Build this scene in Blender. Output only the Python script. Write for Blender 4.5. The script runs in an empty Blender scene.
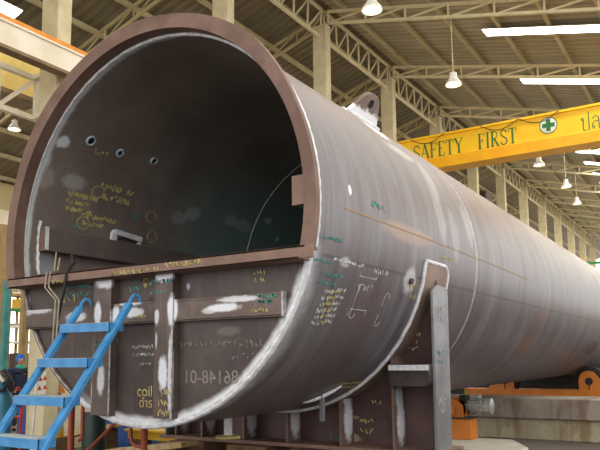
import bpy, bmesh, math, random
from mathutils import Vector, Matrix
import numpy as np

S = bpy.context.scene
COL = S.collection
pi = math.pi
rad = math.radians
random.seed(5)

# ------------------------------------------------------------------ camera
FPX, YAW, PIT, ROL, CY = 676.84, 0.563253, 0.129310, -0.0109136, 271.1
ZC = 2.826                                   # height of the vessel's axis
R = 1.8                                      # vessel radius
CAM = np.array([4.4014, -4.2494, -1.2246 + ZC])
_w = np.array([-math.sin(YAW)*math.cos(PIT), math.cos(YAW)*math.cos(PIT), math.sin(PIT)])
_r0 = np.array([math.cos(YAW), math.sin(YAW), 0]); _u0 = np.cross(_r0, _w)
_r = _r0*math.cos(ROL) + _u0*math.sin(ROL); _u = -_r0*math.sin(ROL) + _u0*math.cos(ROL)
def ray(x, y): return _w*FPX + _r*(x-300) - _u*(y-CY)
def at(x, y, ax, val):                       # photo pixel -> point on an axis plane
    d = ray(x, y); return CAM + d*((val-CAM[ax])/d[ax])
def at_depth(x, y, dep):
    return CAM + ray(x, y)*(dep/FPX)
def at_cyl(x, y, rr=R, far=False):           # photo pixel -> (theta, y) on a cylinder about the vessel axis
    d = ray(x, y); o = CAM - np.array([0, 0, ZC])
    a = d[0]**2+d[2]**2; b = 2*(o[0]*d[0]+o[2]*d[2]); c = o[0]**2+o[2]**2-rr*rr
    D = max(b*b-4*a*c, 0)
    t = (-b+(1 if far else -1)*D**.5)/(2*a); P = CAM+t*d
    return math.atan2(P[2]-ZC, P[0]), P[1]

cam = bpy.data.cameras.new('camera'); camo = bpy.data.objects.new('camera', cam); COL.objects.link(camo)
cam.sensor_fit = 'HORIZONTAL'; cam.sensor_width = 36; cam.lens = 36*FPX/600
cam.shift_y = (CY-225)/600; cam.clip_end = 500
camo.matrix_world = Matrix(((_r[0], _u[0], -_w[0], CAM[0]), (_r[1], _u[1], -_w[1], CAM[1]), (_r[2], _u[2], -_w[2], CAM[2]), (0, 0, 0, 1)))
S.camera = camo

# ------------------------------------------------------------------ materials
def lin(c):
    return tuple(((v/255)/12.92 if v/255 <= .04045 else ((v/255+.055)/1.055)**2.4) for v in c) + (1,)
class NT:
    def __init__(s, name):
        s.m = bpy.data.materials.new(name); s.m.use_nodes = True
        s.t = s.m.node_tree; s.n = s.t.nodes; s.b = s.n['Principled BSDF']
    def new(s, typ, **kw):
        n = s.n.new(typ)
        for k, v in kw.items(): setattr(n, k, v)
        return n
    def link(s, a, b): s.t.links.new(a, b)
    def inp(s, node, key, v):
        if isinstance(v, bpy.types.NodeSocket): s.link(v, node.inputs[key])
        else: node.inputs[key].default_value = v
    def math(s, op, a, b=0.0, c=None, clamp=False):
        n = s.new('ShaderNodeMath', operation=op); n.use_clamp = clamp
        s.inp(n, 0, a); s.inp(n, 1, b)
        if c is not None: s.inp(n, 2, c)
        return n.outputs[0]
    def vmath(s, op, a, b):
        n = s.new('ShaderNodeVectorMath', operation=op); s.inp(n, 0, a); s.inp(n, 1, b)
        return n.outputs['Value'] if op in ('LENGTH', 'DISTANCE', 'DOT_PRODUCT') else n.outputs['Vector']
    def noise(s, vec, scale, detail=4, rough=.6, color=False):
        n = s.new('ShaderNodeTexNoise'); n.inputs['Scale'].default_value = scale
        n.inputs['Detail'].default_value = detail; n.inputs['Roughness'].default_value = rough
        s.link(vec, n.inputs['Vector'])
        return n.outputs['Color'] if color else n.outputs['Fac']
    def ramp(s, fac, a, b):
        n = s.new('ShaderNodeMapRange'); n.interpolation_type = 'SMOOTHSTEP'
        s.inp(n, 0, fac); n.inputs[1].default_value = a; n.inputs[2].default_value = b
        return n.outputs[0]
    def mix(s, fac, a, b):
        n = s.new('ShaderNodeMix', data_type='RGBA')
        s.inp(n, 0, fac); s.inp(n, 6, a); s.inp(n, 7, b)
        return n.outputs[2]
    def obj(s, off=(0, 0, 0)):
        c = s.new('ShaderNodeTexCoord').outputs['Object']
        return s.vmath('ADD', c, off) if any(off) else c
    def comb(s, x, y, z):
        n = s.new('ShaderNodeCombineXYZ'); s.inp(n, 0, x); s.inp(n, 1, y); s.inp(n, 2, z); return n.outputs[0]
    def sep(s, v):
        n = s.new('ShaderNodeSeparateXYZ'); s.link(v, n.inputs[0]); return n.outputs
    def done(s, col, rough=.6, metal=0, bump=None, bstr=.2, bdist=.01):
        s.inp(s.b, 'Base Color', col); s.inp(s.b, 'Roughness', rough); s.inp(s.b, 'Metallic', metal)
        if bump is not None:
            b = s.new('ShaderNodeBump'); b.inputs['Strength'].default_value = bstr; b.inputs['Distance'].default_value = bdist
            s.link(bump, b.inputs['Height']); s.link(b.outputs[0], s.b.inputs['Normal'])
        return s.m
def simple(name, c, c2=None, scale=6, rough=.6, metal=0, bstr=.15):
    k = NT(name); v = k.obj(); f = k.noise(v, scale)
    c2 = c2 or tuple(x*.8 for x in c)
    return k.done(k.mix(k.ramp(f, .35, .65), lin(c), lin(c2)), rough, metal, f, bstr)
def emit(name, c, st):
    m = bpy.data.materials.new(name); m.use_nodes = True
    b = m.node_tree.nodes['Principled BSDF']; b.inputs['Base Color'].default_value = (.8, .8, .8, 1)
    b.inputs['Emission Color'].default_value = lin(c); b.inputs['Emission Strength'].default_value = st
    return m

ROOT = (0.0, 2.6, 0.62)                      # base of the vessel's saddle
def patches(k, uv, base, lst, wob=.5, nscale=14):
    """lst: (u, v, ru, rv, colour, strength) soft spray-paint patches in a surface's own 2-D coordinates"""
    wn = k.noise(uv, nscale, 3)
    w = k.math('MULTIPLY', k.math('SUBTRACT', wn, .5), wob*2)
    for (a, b, ra, rb, c, st) in lst:
        d = k.vmath('SUBTRACT', uv, (a, b, 0)); d = k.vmath('MULTIPLY', d, (1/ra, 1/rb, 0))
        L = k.math('ADD', k.vmath('LENGTH', d, (0, 0, 0)), w)
        f = k.math('MULTIPLY', k.math('SUBTRACT', 1.0, k.ramp(L, .6, 1.15)), st)
        base = k.mix(f, base, lin(c))
    return base
def line_mask(k, coord, pos, half, soft=.01):
    d = k.math('ABSOLUTE', k.math('SUBTRACT', coord, pos))
    return k.math('SUBTRACT', 1.0, k.ramp(d, half, half+soft))

WH = (218, 222, 232)
def shell_outer():
    k = NT('shell_plate_steel')
    p = k.obj(ROOT); x, y, z = k.sep(p)
    th = k.math('ARCTAN2', k.math('SUBTRACT', z, ZC), x); u = k.math('MULTIPLY', th, R)
    uv = k.comb(y, u, 0.0)
    st = k.noise(k.comb(k.math('MULTIPLY', y, 9.0), k.math('MULTIPLY', u, .7), 0.0), 1.0, 5, .65)
    st2 = k.noise(k.comb(k.math('MULTIPLY', y, 40.0), k.math('MULTIPLY', u, 1.6), 3.0), 1.0, 3, .6)
    bl = k.noise(uv, .9, 4, .6)
    fine = k.noise(uv, 30, 3, .6)
    band = k.noise(k.comb(k.math('MULTIPLY', y, 2.6), k.math('MULTIPLY', u, .45), 7.0), 1.0, 3, .5)
    c = k.mix(k.ramp(st, .35, .68), lin((98, 92, 97)), lin((120, 117, 125)))
    c = k.mix(k.math('MULTIPLY', k.ramp(st2, .5, .75), .3), c, lin((146, 146, 154)))
    c = k.mix(k.math('MULTIPLY', k.ramp(bl, .5, .72), .45), c, lin((100, 79, 76)))
    c = k.mix(k.math('MULTIPLY', k.ramp(fine, .6, .8), .25), c, lin((90, 76, 74)))
    c = k.mix(k.math('MULTIPLY', k.ramp(band, .48, .66), .5), c, lin((84, 76, 78)))
    c = k.mix(k.math('MULTIPLY', k.ramp(band, .44, .3), .35), c, lin((140, 138, 144)))
    # pinkish lightening towards the crown, top light put into the colour
    c = k.mix(k.math('MULTIPLY', k.ramp(u, .5, 1.4), .4), c, lin((158, 136, 126)))
    # longitudinal seam and ring seams
    c = k.mix(k.math('MULTIPLY', line_mask(k, u, rad(-13.3)*R, .006, .014), .6), c, lin((70, 58, 56)))
    for yy, cc, s_ in ((4.02, (196, 192, 192), .55), (4.12, (84, 74, 74), .5), (7.9, (92, 80, 80), .55), (8.0, (170, 165, 165), .35), (11.8, (92, 80, 80), .5), (15.7, (92, 80, 80), .5), (19.6, (92, 80, 80), .5)):
        wv = k.math('ADD', y, k.math('MULTIPLY', k.math('SUBTRACT', bl, .5), .08))
        c = k.mix(k.math('MULTIPLY', line_mask(k, wv, yy, .015, .03), s_), c, lin(cc))
    # white primer sprayed along the open edge
    e = k.math('ADD', y, k.math('MULTIPLY', k.math('SUBTRACT', k.noise(uv, 5, 3), .5), .22))
    c = k.mix(k.math('MULTIPLY', k.math('SUBTRACT', 1.0, k.ramp(e, .14, .34)), k.math('MULTIPLY', k.math('MULTIPLY', k.math('SUBTRACT', 1.0, k.ramp(u, -.42, -.3)), k.ramp(x, -.8, -.2)), .75)), c, lin((200, 204, 214)))
    c = k.mix(k.math('MULTIPLY', k.math('MULTIPLY', k.math('SUBTRACT', 1.0, k.ramp(e, .1, .2)), k.ramp(x, -.8, -.2)), .6), c, lin((214, 214, 220)))
    P = []
    def px(cx, cy, ru, rv, col, s_):
        t, yy = at_cyl(cx, cy); P.append((yy, t*R, ru, rv, col, s_))
    px(410, 281, .17, .14, (205, 206, 210), .8)          # sprayed spot beside the saddle pad
    px(373, 128, .34, .2, (228, 228, 234), .85)          # primer under the lifting lug
    px(400, 152, .42, .10, (195, 190, 190), .55)
    px(428, 178, .16, .34, (180, 175, 175), .45)
    px(440, 215, .14, .40, (172, 170, 174), .4)
    px(455, 235, .14, .34, (166, 166, 172), .35)
    px(468, 225, .16, .30, (186, 186, 190), .35)
    px(350, 190, .03, .05, (235, 235, 235), .9)
    px(352, 330, .35, .5, (112, 96, 96), .5)
    px(524, 346, .2, .3, (138, 82, 58), .7); px(536, 325, .12, .4, (128, 80, 64), .6); px(586, 243, .5, .12, (206, 206, 208), .6)
    px(545, 318, .12, .42, (150, 110, 95), .4)
    px(592, 348, .9, .22, (80, 62, 58), .8)
    px(410, 235, .7, .10, (168, 140, 118), .45)
    px(440, 300, .12, .20, (212, 212, 216), .6)
    px(345, 262, .10, .05, (205, 205, 206), .7)
    c = patches(k, uv, c, P, .45, 9)
    ro = k.ramp(st, .2, .8); ro = k.math('ADD', k.math('MULTIPLY', ro, .14), .38)
    return k.done(c, ro, .3, k.math('ADD', k.math('MULTIPLY', bl, 2.0), k.math('MULTIPLY', st, .3)), .10, .02)

def shell_inner():
    k = NT('shell_inside_scale')
    p = k.obj(ROOT); x, y, z = k.sep(p)
    zz = k.math('SUBTRACT', z, ZC)
    th = k.math('ARCTAN2', zz, k.math('MULTIPLY', x, -1.0)); u = k.math('MULTIPLY', th, 1.775)   # left wall = 0
    uv = k.comb(y, u, 0.0)
    n = k.noise(uv, 1.3, 5, .6); f = k.noise(uv, 16, 3)
    c = k.mix(k.ramp(n, .35, .7), lin((124, 112, 106)), lin((144, 132, 126)))
    c = k.mix(k.math('MULTIPLY', k.math('MULTIPLY', k.ramp(k.math('ADD', y, k.math('MULTIPLY', n, .8)), 2.0, 4.0), k.math('SUBTRACT', 1.0, k.ramp(z, 3.6, 4.5))), .9), c, lin((128, 158, 156)))     # greenish coated second ring, lightened to stand in for light reaching it
    c = k.mix(k.math('MULTIPLY', k.ramp(f, .6, .8), .2), c, lin((140, 122, 112)))
    P = []
    def px(cx, cy, ru, rv, col, s_):
        t, yy = at_cyl(cx, cy, 1.775, True); t2 = math.atan2(math.sin(t), -math.cos(t)); P.append((yy, t2*1.775, ru, rv, col, s_))
    px(63, 142, .09, .075, (232, 238, 246), .95)
    px(74, 182, .17, .10, (188, 184, 180), .7); px(45, 178, .12, .13, (176, 172, 168), .6)
    px(179, 218, .16, .10, (176, 184, 186), .7); px(193, 214, .16, .11, (184, 190, 192), .7)
    px(231, 221, .16, .10, (184, 194, 196), .7); px(243, 226, .22, .10, (184, 194, 196), .7)
    px(268, 221, .10, .06, (190, 214, 236), .9); px(277, 239, .06, .05, (200, 224, 244), .9)
    px(44, 160, .09, .14, (196, 206, 218), .8)
    px(45, 262, .14, .2, (205, 212, 222), .85)
    px(45, 270, .4, .3, (110, 98, 92), .5)
    c = patches(k, uv, c, P, .4, 12)
    c = k.mix(k.math('SUBTRACT', 1.0, k.ramp(y, .085, .1)), c, lin((44, 42, 44)))
    # primer band along the rim weld
    ww = k.math('ADD', y, k.math('MULTIPLY', k.math('SUBTRACT', k.noise(uv, 7, 3), .5), .05))
    c = k.mix(k.math('MULTIPLY', line_mask(k, ww, .128, .034, .05), .97), c, lin((236, 240, 248)))
    return k.done(c, .55, .2, n, .1)

def plate_mat(name, ca, cb, cs, front):
    k = NT(name)
    p = k.obj(ROOT); x, y, z = k.sep(p); uv = k.comb(x, z, 0.0)
    n = k.noise(uv, 2.2, 5, .65); f = k.noise(uv, 26, 4)
    vs = k.noise(k.comb(k.math('MULTIPLY', x, 14.0), k.math('MULTIPLY', z, 1.5), y), 1.0, 3)
    c = k.mix(k.ramp(n, .35, .7), lin(ca), lin(cb))
    c = k.mix(k.math('MULTIPLY', k.ramp(vs, .5, .75), .35), c, lin(cs))
    c = k.mix(k.math('MULTIPLY', k.ramp(f, .6, .8), .35), c, lin((66, 54, 52)))
    P = []
    def px(x0, y0, x1, y1, s_=.9, col=WH, yy=.06):
        a = at(x0, y0, 1, yy); b = at(x1, y1, 1, yy)
        P.append(((a[0]+b[0])/2, (a[2]+b[2])/2, abs(b[0]-a[0])/2, max(abs(b[2]-a[2])/2, .02), col, s_))
    if front:
        px(206, 304, 240, 311, .95); px(216, 297, 262, 300.5, .8); px(200, 308, 216, 314, .6)
        px(120, 308, 144, 317, .85); px(118, 302, 142, 305, .85)
        px(64, 312, 86, 322, .8); px(26, 308, 52, 313, .7)
        px(95, 302, 102, 326, .9); px(111, 305, 119, 326, .85)
        px(155, 308, 160, 326, .75); px(168, 294, 177, 326, .95)
        px(96, 275, 117, 288, .95); px(155, 270, 176, 282, .95)
        px(159, 354, 168, 393, .95); px(88, 370, 92, 413, .9); px(98, 364, 105, 396, .85)
        px(24, 290, 32, 316, .7); px(169, 330, 172, 418, .8); px(156, 332, 158, 350, .6)
    else:
        px(24, 294, 30, 320, .8, yy=.13); px(186, 283, 190, 290, .7, (170, 180, 200), yy=.13); px(216, 326, 240, 336, .25, (150, 140, 136), yy=.13)
    base0 = c
    c = patches(k, uv, c, P, .38, 16)
    if front: c = k.mix(k.ramp(y, .078, .082), c, base0)
    # ring of primer beside the closing weld
    r2 = k.vmath('LENGTH', k.comb(x, k.math('SUBTRACT', z, ZC), 0.0), (0, 0, 0))
    rw = k.math('ADD', r2, k.math('MULTIPLY', k.math('SUBTRACT', k.noise(uv, 6, 3), .5), .06))
    low = k.math('MULTIPLY', k.math('SUBTRACT', 1.0, k.ramp(z, 2.25, 2.34)), k.ramp(x, -1.0, -.35))
    c = k.mix(k.math('MULTIPLY', k.math('MULTIPLY', k.ramp(rw, 1.69, 1.755), low), .0 if front else .95), c, lin((222, 224, 230)))
    return k.done(c, .5, .15, f, .15)

M = {}
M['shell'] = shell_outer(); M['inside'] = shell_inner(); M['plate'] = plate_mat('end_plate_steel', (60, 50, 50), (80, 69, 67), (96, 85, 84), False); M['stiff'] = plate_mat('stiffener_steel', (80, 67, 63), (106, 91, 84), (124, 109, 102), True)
def rusty(name, a, b, d, metal=.1, rough=.6):
    k = NT(name); v = k.obj(); n = k.noise(v, 3, 5); f = k.noise(v, 30, 3)
    c = k.mix(k.ramp(n, .35, .65), lin(a), lin(b)); c = k.mix(k.math('MULTIPLY', k.ramp(f, .55, .75), .4), c, lin(d))
    return k.done(c, rough, metal, f, .15)
M['rim'] = rusty('rim_brown_steel', (104, 79, 70), (124, 98, 88), (80, 60, 53))
M['flange'] = rusty('flange_brown_steel', (116, 92, 82), (136, 108, 96), (86, 66, 58))
M['saddle'] = rusty('saddle_dark_steel', (66, 50, 48), (80, 62, 59), (48, 38, 38), .1, .55)
def web_mat():
    k = NT('saddle_web_steel'); p = k.obj(ROOT); x, y, z = k.sep(p); uv = k.comb(x, z, 0.0)
    n = k.noise(uv, 3, 5); f = k.noise(uv, 30, 3)
    c = k.mix(k.ramp(n, .35, .65), lin((72, 50, 50)), lin((86, 62, 60))); c = k.mix(k.math('MULTIPLY', k.ramp(f, .55, .75), .4), c, lin((52, 38, 38)))
    P = []
    P.append((.74, .72, .12, .05, (190, 176, 150), .5))
    c = patches(k, uv, c, P, .35, 14)
    return k.done(c, .5, .1, f, .12)
M['web'] = web_mat()
def rib_mat():
    k = NT('saddle_rib_steel'); p = k.obj(ROOT); x, y, z = k.sep(p); uv = k.comb(y, z, 0.0)
    n = k.noise(p, 6, 5); c = k.mix(k.ramp(n, .35, .65), lin((104, 84, 78)), lin((124, 104, 96)))
    c = patches(k, uv, c, [(2.50, .92, .11, .24, (236, 240, 248), .97), (2.48, 1.2, .10, .2, (206, 214, 228), .9)], .4, 18)
    c = k.mix(k.ramp(y, 2.342, 2.343), lin((112, 92, 84)), c)
    return k.done(c, .55, .1, n, .1)
M['rib'] = rib_mat()
M['gusset'] = rusty('gusset_steel', (66, 58, 58), (86, 79, 79), (48, 40, 40), .4, .35)
M['post'] = rusty('saddle_scaly_steel', (112, 112, 118), (138, 140, 146), (84, 74, 72), .2, .5)
M['pad'] = rusty('pad_steel', (132, 112, 104), (150, 130, 118), (120, 92, 70), .15)
M['primer'] = simple('white_primer', (226, 228, 234), (196, 200, 208), 18, .6)
M['bead'] = simple('weld_bead', (196, 196, 200), (150, 146, 146), 30, .5, .3)
M['darkbar'] = rusty('dark_bar_steel', (100, 90, 88), (112, 102, 98), (80, 72, 70))
M['chalk_y'] = simple('yellow_chalk', (200, 186, 124), (172, 158, 104), 20, .9)
M['chalk_t'] = simple('teal_chalk', (84, 160, 152), (76, 136, 130), 20, .9)
M['chalk_w'] = simple('white_chalk', (206, 206, 208), (170, 168, 170), 20, .9)
M['chalk_g'] = simple('grey_stencil', (138, 130, 126), (120, 112, 108), 20, .9)
M['chalk_o'] = simple('orange_chalk', (190, 154, 96), (166, 132, 92), 20, .9)
M['hole'] = simple('dark_hole', (14, 14, 15), (10, 10, 10), 5, .9)
M['ringblue'] = simple('primer_ring', (186, 202, 214), (130, 150, 166), 20, .7)
M['blue'] = None
def worn_blue():
    k = NT('worn_blue_paint'); v = k.obj(); n = k.noise(v, 9, 5); f = k.noise(v, 40, 3)
    c = k.mix(k.ramp(n, .35, .65), lin((52, 124, 184)), lin((70, 144, 200)))
    c = k.mix(k.math('MULTIPLY', k.ramp(f, .62, .75), .5), c, lin((150, 156, 160)))
    return k.done(c, .45, 0, f, .1)
M['blue'] = worn_blue()
def tread():
    k = NT('dusty_blue_tread'); v = k.obj(); n = k.noise(v, 5, 5)
    return k.done(k.mix(k.ramp(n, .35, .6), lin((172, 178, 178)), lin((138, 156, 168))), .8, 0, n, .2)
M['tread'] = tread()
M['column'] = simple('column_concrete', (218, 206, 172), (200, 188, 152), 2.2, .85)
def conc_mat(name, a, b, d):
    k = NT(name); v = k.obj(); x, y, z = k.sep(v); n = k.noise(v, 2.2, 6, .65); f = k.noise(v, 14, 5, .7)
    dr = k.noise(k.comb(k.math('MULTIPLY', x, 3.0), y, k.math('MULTIPLY', z, .8)), 1.0, 4)
    c = k.mix(k.ramp(n, .35, .65), lin(a), lin(b)); c = k.mix(k.math('MULTIPLY', k.ramp(dr, .5, .68), .7), c, lin(d)); c = k.mix(k.math('MULTIPLY', k.ramp(f, .55, .72), .55), c, lin(tuple(v_*.6 for v_ in a)))
    return k.done(c, .9, 0, f, .3)
M['conc'] = conc_mat('stained_concrete_grey', (138, 128, 118), (156, 146, 134), (104, 86, 70))
M['conc2'] = conc_mat('stained_concrete_pale', (160, 150, 128), (178, 168, 146), (126, 100, 62))
M['girder'] = simple('runway_cream_paint', (236, 226, 208), (222, 210, 190), 2, .7)
M['girderlip'] = simple('runway_lip_brown', (140, 116, 84), (120, 98, 70), 4, .7)
M['orange_rail'] = simple('orange_rail', (232, 150, 44), (214, 132, 36), 5, .5)
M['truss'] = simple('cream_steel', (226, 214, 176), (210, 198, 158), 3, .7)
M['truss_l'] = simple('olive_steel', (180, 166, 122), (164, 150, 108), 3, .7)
M['truss_w'] = simple('white_steel', (240, 232, 212), (228, 218, 196), 3, .7)
M['purlin'] = simple('purlin_steel', (190, 178, 140), (174, 162, 124), 3, .7)
M['yellow'] = simple('crane_yellow', (254, 204, 30), (250, 194, 22), 2, .45)
M['orange_y'] = simple('crane_deep_yellow', (252, 186, 12), (246, 174, 10), 2, .45)
M['green'] = simple('sign_green', (40, 122, 60), (44, 112, 60), 9, .6)
M['white'] = simple('plain_white', (238, 238, 232), (226, 226, 220), 9, .6)
M['orange'] = rusty('rotator_orange', (206, 120, 40), (218, 132, 50), (140, 82, 40), 0, .5)
M['rubber'] = simple('black_rubber', (34, 34, 36), (26, 26, 28), 9, .7)
M['motor'] = simple('motor_aluminium', (196, 196, 194), (160, 160, 158), 12, .4, .25)
M['redpipe'] = rusty('red_pipe', (148, 66, 46), (164, 80, 58), (110, 60, 46), .1, .55)
M['red'] = simple('red_paint', (176, 40, 48), (150, 34, 42), 9, .5)
M['teal'] = simple('teal_paint', (70, 150, 150), (60, 130, 132), 5, .5)
M['gas'] = rusty('gas_cylinder_blue', (44, 112, 140), (58, 126, 152), (80, 90, 90), .1, .4)
M['wood'] = simple('plank_wood', (206, 184, 140), (180, 154, 110), 7, .85)
M['wood_d'] = simple('sleeper_wood', (120, 96, 70), (98, 78, 56), 7, .85)
M['bluebeam'] = simple('deep_blue_paint', (36, 84, 158), (30, 70, 136), 4, .5)
M['yelbeam'] = simple('beam_yellow', (226, 176, 34), (206, 156, 28), 4, .5)
M['cream'] = simple('cabinet_cream', (238, 224, 190), (224, 208, 172), 3, .6)
M['khaki'] = simple('khaki_paint', (168, 142, 92), (150, 126, 80), 4, .6)
M['navy'] = simple('navy_cloth', (34, 48, 74), (26, 38, 60), 14, .9)
M['hood'] = simple('blue_hood_cloth', (46, 116, 206), (38, 96, 180), 14, .9)
M['scarf'] = simple('green_scarf', (70, 178, 160), (60, 156, 140), 14, .9)
M['skin'] = simple('skin', (192, 136, 108), (180, 124, 98), 8, .6)
M['dark'] = simple('dark_plastic', (36, 36, 38), (28, 28, 30), 8, .6)
M['dgreen'] = simple('dark_green_drum', (22, 50, 46), (18, 42, 38), 8, .5)
M['shade'] = simple('lamp_shade_white', (232, 230, 222), (214, 210, 198), 6, .4)
M['brown'] = simple('brown_box', (84, 66, 58), (70, 54, 48), 6, .7)
M['cable'] = simple('cable_black', (40, 40, 42), (30, 30, 32), 10, .6)
M['wire'] = simple('grey_wire', (170, 160, 140), (140, 130, 114), 10, .6)
M['greenroof'] = simple('green_sheet', (40, 150, 90), (36, 130, 80), 4, .6)
M['bulb'] = emit('lamp_glow', (255, 244, 214), 6)
M['sky'] = emit('skylight_sheet', (255, 250, 236), 11)
M['daywin'] = emit('daylight_window', (255, 246, 222), 2.2)

def roof_mat(name, a, b):                    # corrugated sheets: ribs run down the slope (x), so they repeat along y
    k = NT(name); p = k.obj(); x, y, z = k.sep(p)
    w = k.math('SINE', k.math('MULTIPLY', y, 2*pi/.33))
    n = k.noise(k.comb(k.math('MULTIPLY', x, .3), k.math('MULTIPLY', y, 1.2), 0.0), 1, 4)
    c = k.mix(k.ramp(n, .3, .7), lin(a), lin(b))
    c = k.mix(k.math('MULTIPLY', k.ramp(w, .3, 1.0), .35), c, lin(tuple(v*.6 for v in a)))
    return k.done(c, .6, .1, w, .8, .05)
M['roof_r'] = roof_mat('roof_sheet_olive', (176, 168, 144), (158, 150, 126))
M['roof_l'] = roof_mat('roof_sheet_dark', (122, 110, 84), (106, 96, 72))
def floor_mat():
    k = NT('workshop_floor'); v = k.obj(); n = k.noise(v, .7, 6); f = k.noise(v, 8, 5)
    c = k.mix(k.ramp(n, .35, .65), lin((92, 84, 78)), lin((112, 104, 96))); c = k.mix(k.math('MULTIPLY', k.ramp(f, .55, .75), .5), c, lin((66, 60, 55)))
    return k.done(c, .75, 0, f, .1)
M['floor'] = floor_mat()
M['slab'] = rusty('pale_slab', (190, 184, 172), (204, 198, 188), (160, 150, 136), 0, .9)
def wall_mat():
    k = NT('workshop_wall'); v = k.obj(); n = k.noise(v, .5, 4)
    return k.done(k.mix(n, lin((214, 196, 150)), lin((196, 176, 132))), .8)
M['wall'] = wall_mat()

# ------------------------------------------------------------------ mesh helpers
class MB:
    def __init__(s): s.v = []; s.f = []; s.sm = []
    def add(s, vs, fs, smooth=False):
        o = len(s.v); s.v += [tuple(map(float, p)) for p in vs]
        for f in fs: s.f.append([i+o for i in f]); s.sm.append(smooth)
        return s
    def box(s, a, b):
        x0, y0, z0 = a; x1, y1, z1 = b
        x0, x1 = sorted((x0, x1)); y0, y1 = sorted((y0, y1)); z0, z1 = sorted((z0, z1))
        return s.add([(x0,y0,z0),(x1,y0,z0),(x1,y1,z0),(x0,y1,z0),(x0,y0,z1),(x1,y0,z1),(x1,y1,z1),(x0,y1,z1)],
                     [(3,2,1,0),(4,5,6,7),(0,1,5,4),(1,2,6,5),(2,3,7,6),(3,0,4,7)])
    def bar(s, p, q, w, h, up=(0, 0, 1)):     # rectangular bar from p to q
        p = Vector(p); q = Vector(q); d = (q-p).normalized(); up = Vector(up)
        if abs(d.dot(up)) > .98: up = Vector((1, 0, 0))
        a = d.cross(up).normalized(); b = a.cross(d).normalized(); a *= w/2; b *= h/2
        vs = [p-a-b, p+a-b, p+a+b, p-a+b, q-a-b, q+a-b, q+a+b, q-a+b]
        return s.add(vs, [(0,1,2,3),(7,6,5,4),(0,4,5,1),(1,5,6,2),(2,6,7,3),(3,7,4,0)][::1])
    def tube(s, pts, r, n=10, closed=False):
        pts = [Vector(p) for p in pts]; m = len(pts)
        rs = r if isinstance(r, (list, tuple)) else [r]*m
        prev = None; vs = []
        for i, p in enumerate(pts):
            if closed: d = (pts[(i+1) % m]-pts[i-1]).normalized()
            else: d = ((pts[min(i+1, m-1)]-pts[max(i-1, 0)])).normalized()
            if prev is None:
                up = Vector((0, 0, 1)) if abs(d.z) < .9 else Vector((1, 0, 0)); a = d.cross(up).normalized()
            else: a = (prev-d*prev.dot(d)).normalized()
            prev = a; b = d.cross(a)
            vs += [p+(a*math.cos(2*pi*j/n)+b*math.sin(2*pi*j/n))*rs[i] for j in range(n)]
        fs = []
        for i in range(m if closed else m-1):
            i2 = (i+1) % m
            fs += [(i*n+j, i*n+(j+1) % n, i2*n+(j+1) % n, i2*n+j) for j in range(n)]
        s.add(vs, fs, True)
        if not closed:
            o = len(s.v)-len(vs)
            s.f.append([o+j for j in range(n)][::-1]); s.sm.append(False)
            s.f.append([o+(m-1)*n+j for j in range(n)]); s.sm.append(False)
        return s
    def lathe(s, c, prof, n=24, axis='z'):     # prof: (r, h)
        vs = []
        for (r, h) in prof:
            for j in range(n):
                a = 2*pi*j/n; ca, sa = math.cos(a)*r, math.sin(a)*r
                vs.append({'z': (c[0]+ca, c[1]+sa, c[2]+h), 'y': (c[0]+ca, c[1]+h, c[2]+sa), 'x': (c[0]+h, c[1]+ca, c[2]+sa)}[axis])
        m = len(prof); fs = [(i*n+j, i*n+(j+1) % n, (i+1)*n+(j+1) % n, (i+1)*n+j) for i in range(m-1) for j in range(n)]
        s.add(vs, fs, True); o = len(s.v)-len(vs)
        s.f.append([o+j for j in range(n)][::-1]); s.sm.append(False)
        s.f.append([o+(m-1)*n+j for j in range(n)]); s.sm.append(False)
        return s
    def prism(s, poly, vec):                   # poly: list of 3-D points, extruded by vec
        vec = Vector(vec); a = [Vector(p) for p in poly]; n = len(a)
        return s.add(a+[p+vec for p in a], [tuple(range(n))[::-1], tuple(range(n, 2*n))]+[(i, (i+1) % n, n+(i+1) % n, n+i) for i in range(n)])
    def grid(s, rows, closed=False):           # rows of points, thickened ribbons etc.
        m = len(rows); n = len(rows[0]); vs = [p for r_ in rows for p in r_]
        fs = [(i*n+j, i*n+(j+1) % n, (i+1)*n+(j+1) % n, (i+1)*n+j) for i in range(m-1) for j in range(n if closed else n-1)]
        return s.add(vs, fs, True)
    def build(s, name, mat, parent=None, base=None, bevel=0, mat2=None, sharp=35):
        base = Vector(base) if base is not None else (Vector(parent['_b']) if parent is not None and '_b' in parent else Vector((0, 0, 0)))
        me = bpy.data.meshes.new(name)
        me.from_pydata([tuple(Vector(p)-base) for p in s.v], [], s.f)
        bm = bmesh.new(); bm.from_mesh(me); bmesh.ops.recalc_face_normals(bm, faces=bm.faces); bm.to_mesh(me); bm.free()
        me.polygons.foreach_set('use_smooth', s.sm)
        me.materials.append(mat)
        try: me.set_sharp_from_angle(angle=rad(sharp))
        except Exception: pass
        o = bpy.data.objects.new(name, me); COL.objects.link(o)
        o['_b'] = tuple(base)
        if parent is not None: o.parent = parent
        else: o.location = base
        if bevel:
            m = o.modifiers.new('bevel', 'BEVEL'); m.width = bevel; m.segments = 2; m.limit_method = 'ANGLE'
        return o
def tag(o, label=None, cat=None, group=None, kind=None):
    if label: o['label'] = label
    if cat: o['category'] = cat
    if group: o['group'] = group
    if kind: o['kind'] = kind
    return o
def thing(name, base, label, cat, group=None):
    o = bpy.data.objects.new(name, None); COL.objects.link(o); o.location = base; o.empty_display_size = .1
    o['_b'] = tuple(float(v) for v in base)
    return tag(o, label, cat, group)
def copy_tree(o, parent=None):
    c = o.copy(); COL.objects.link(c)
    if parent is not None: c.parent = parent
    for ch in list(o.children): copy_tree(ch, c)
    return c
def struct(o): o['kind'] = 'structure'; return o
def cylp(t, y, r): return (r*math.cos(t), y, ZC+r*math.sin(t))
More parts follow.
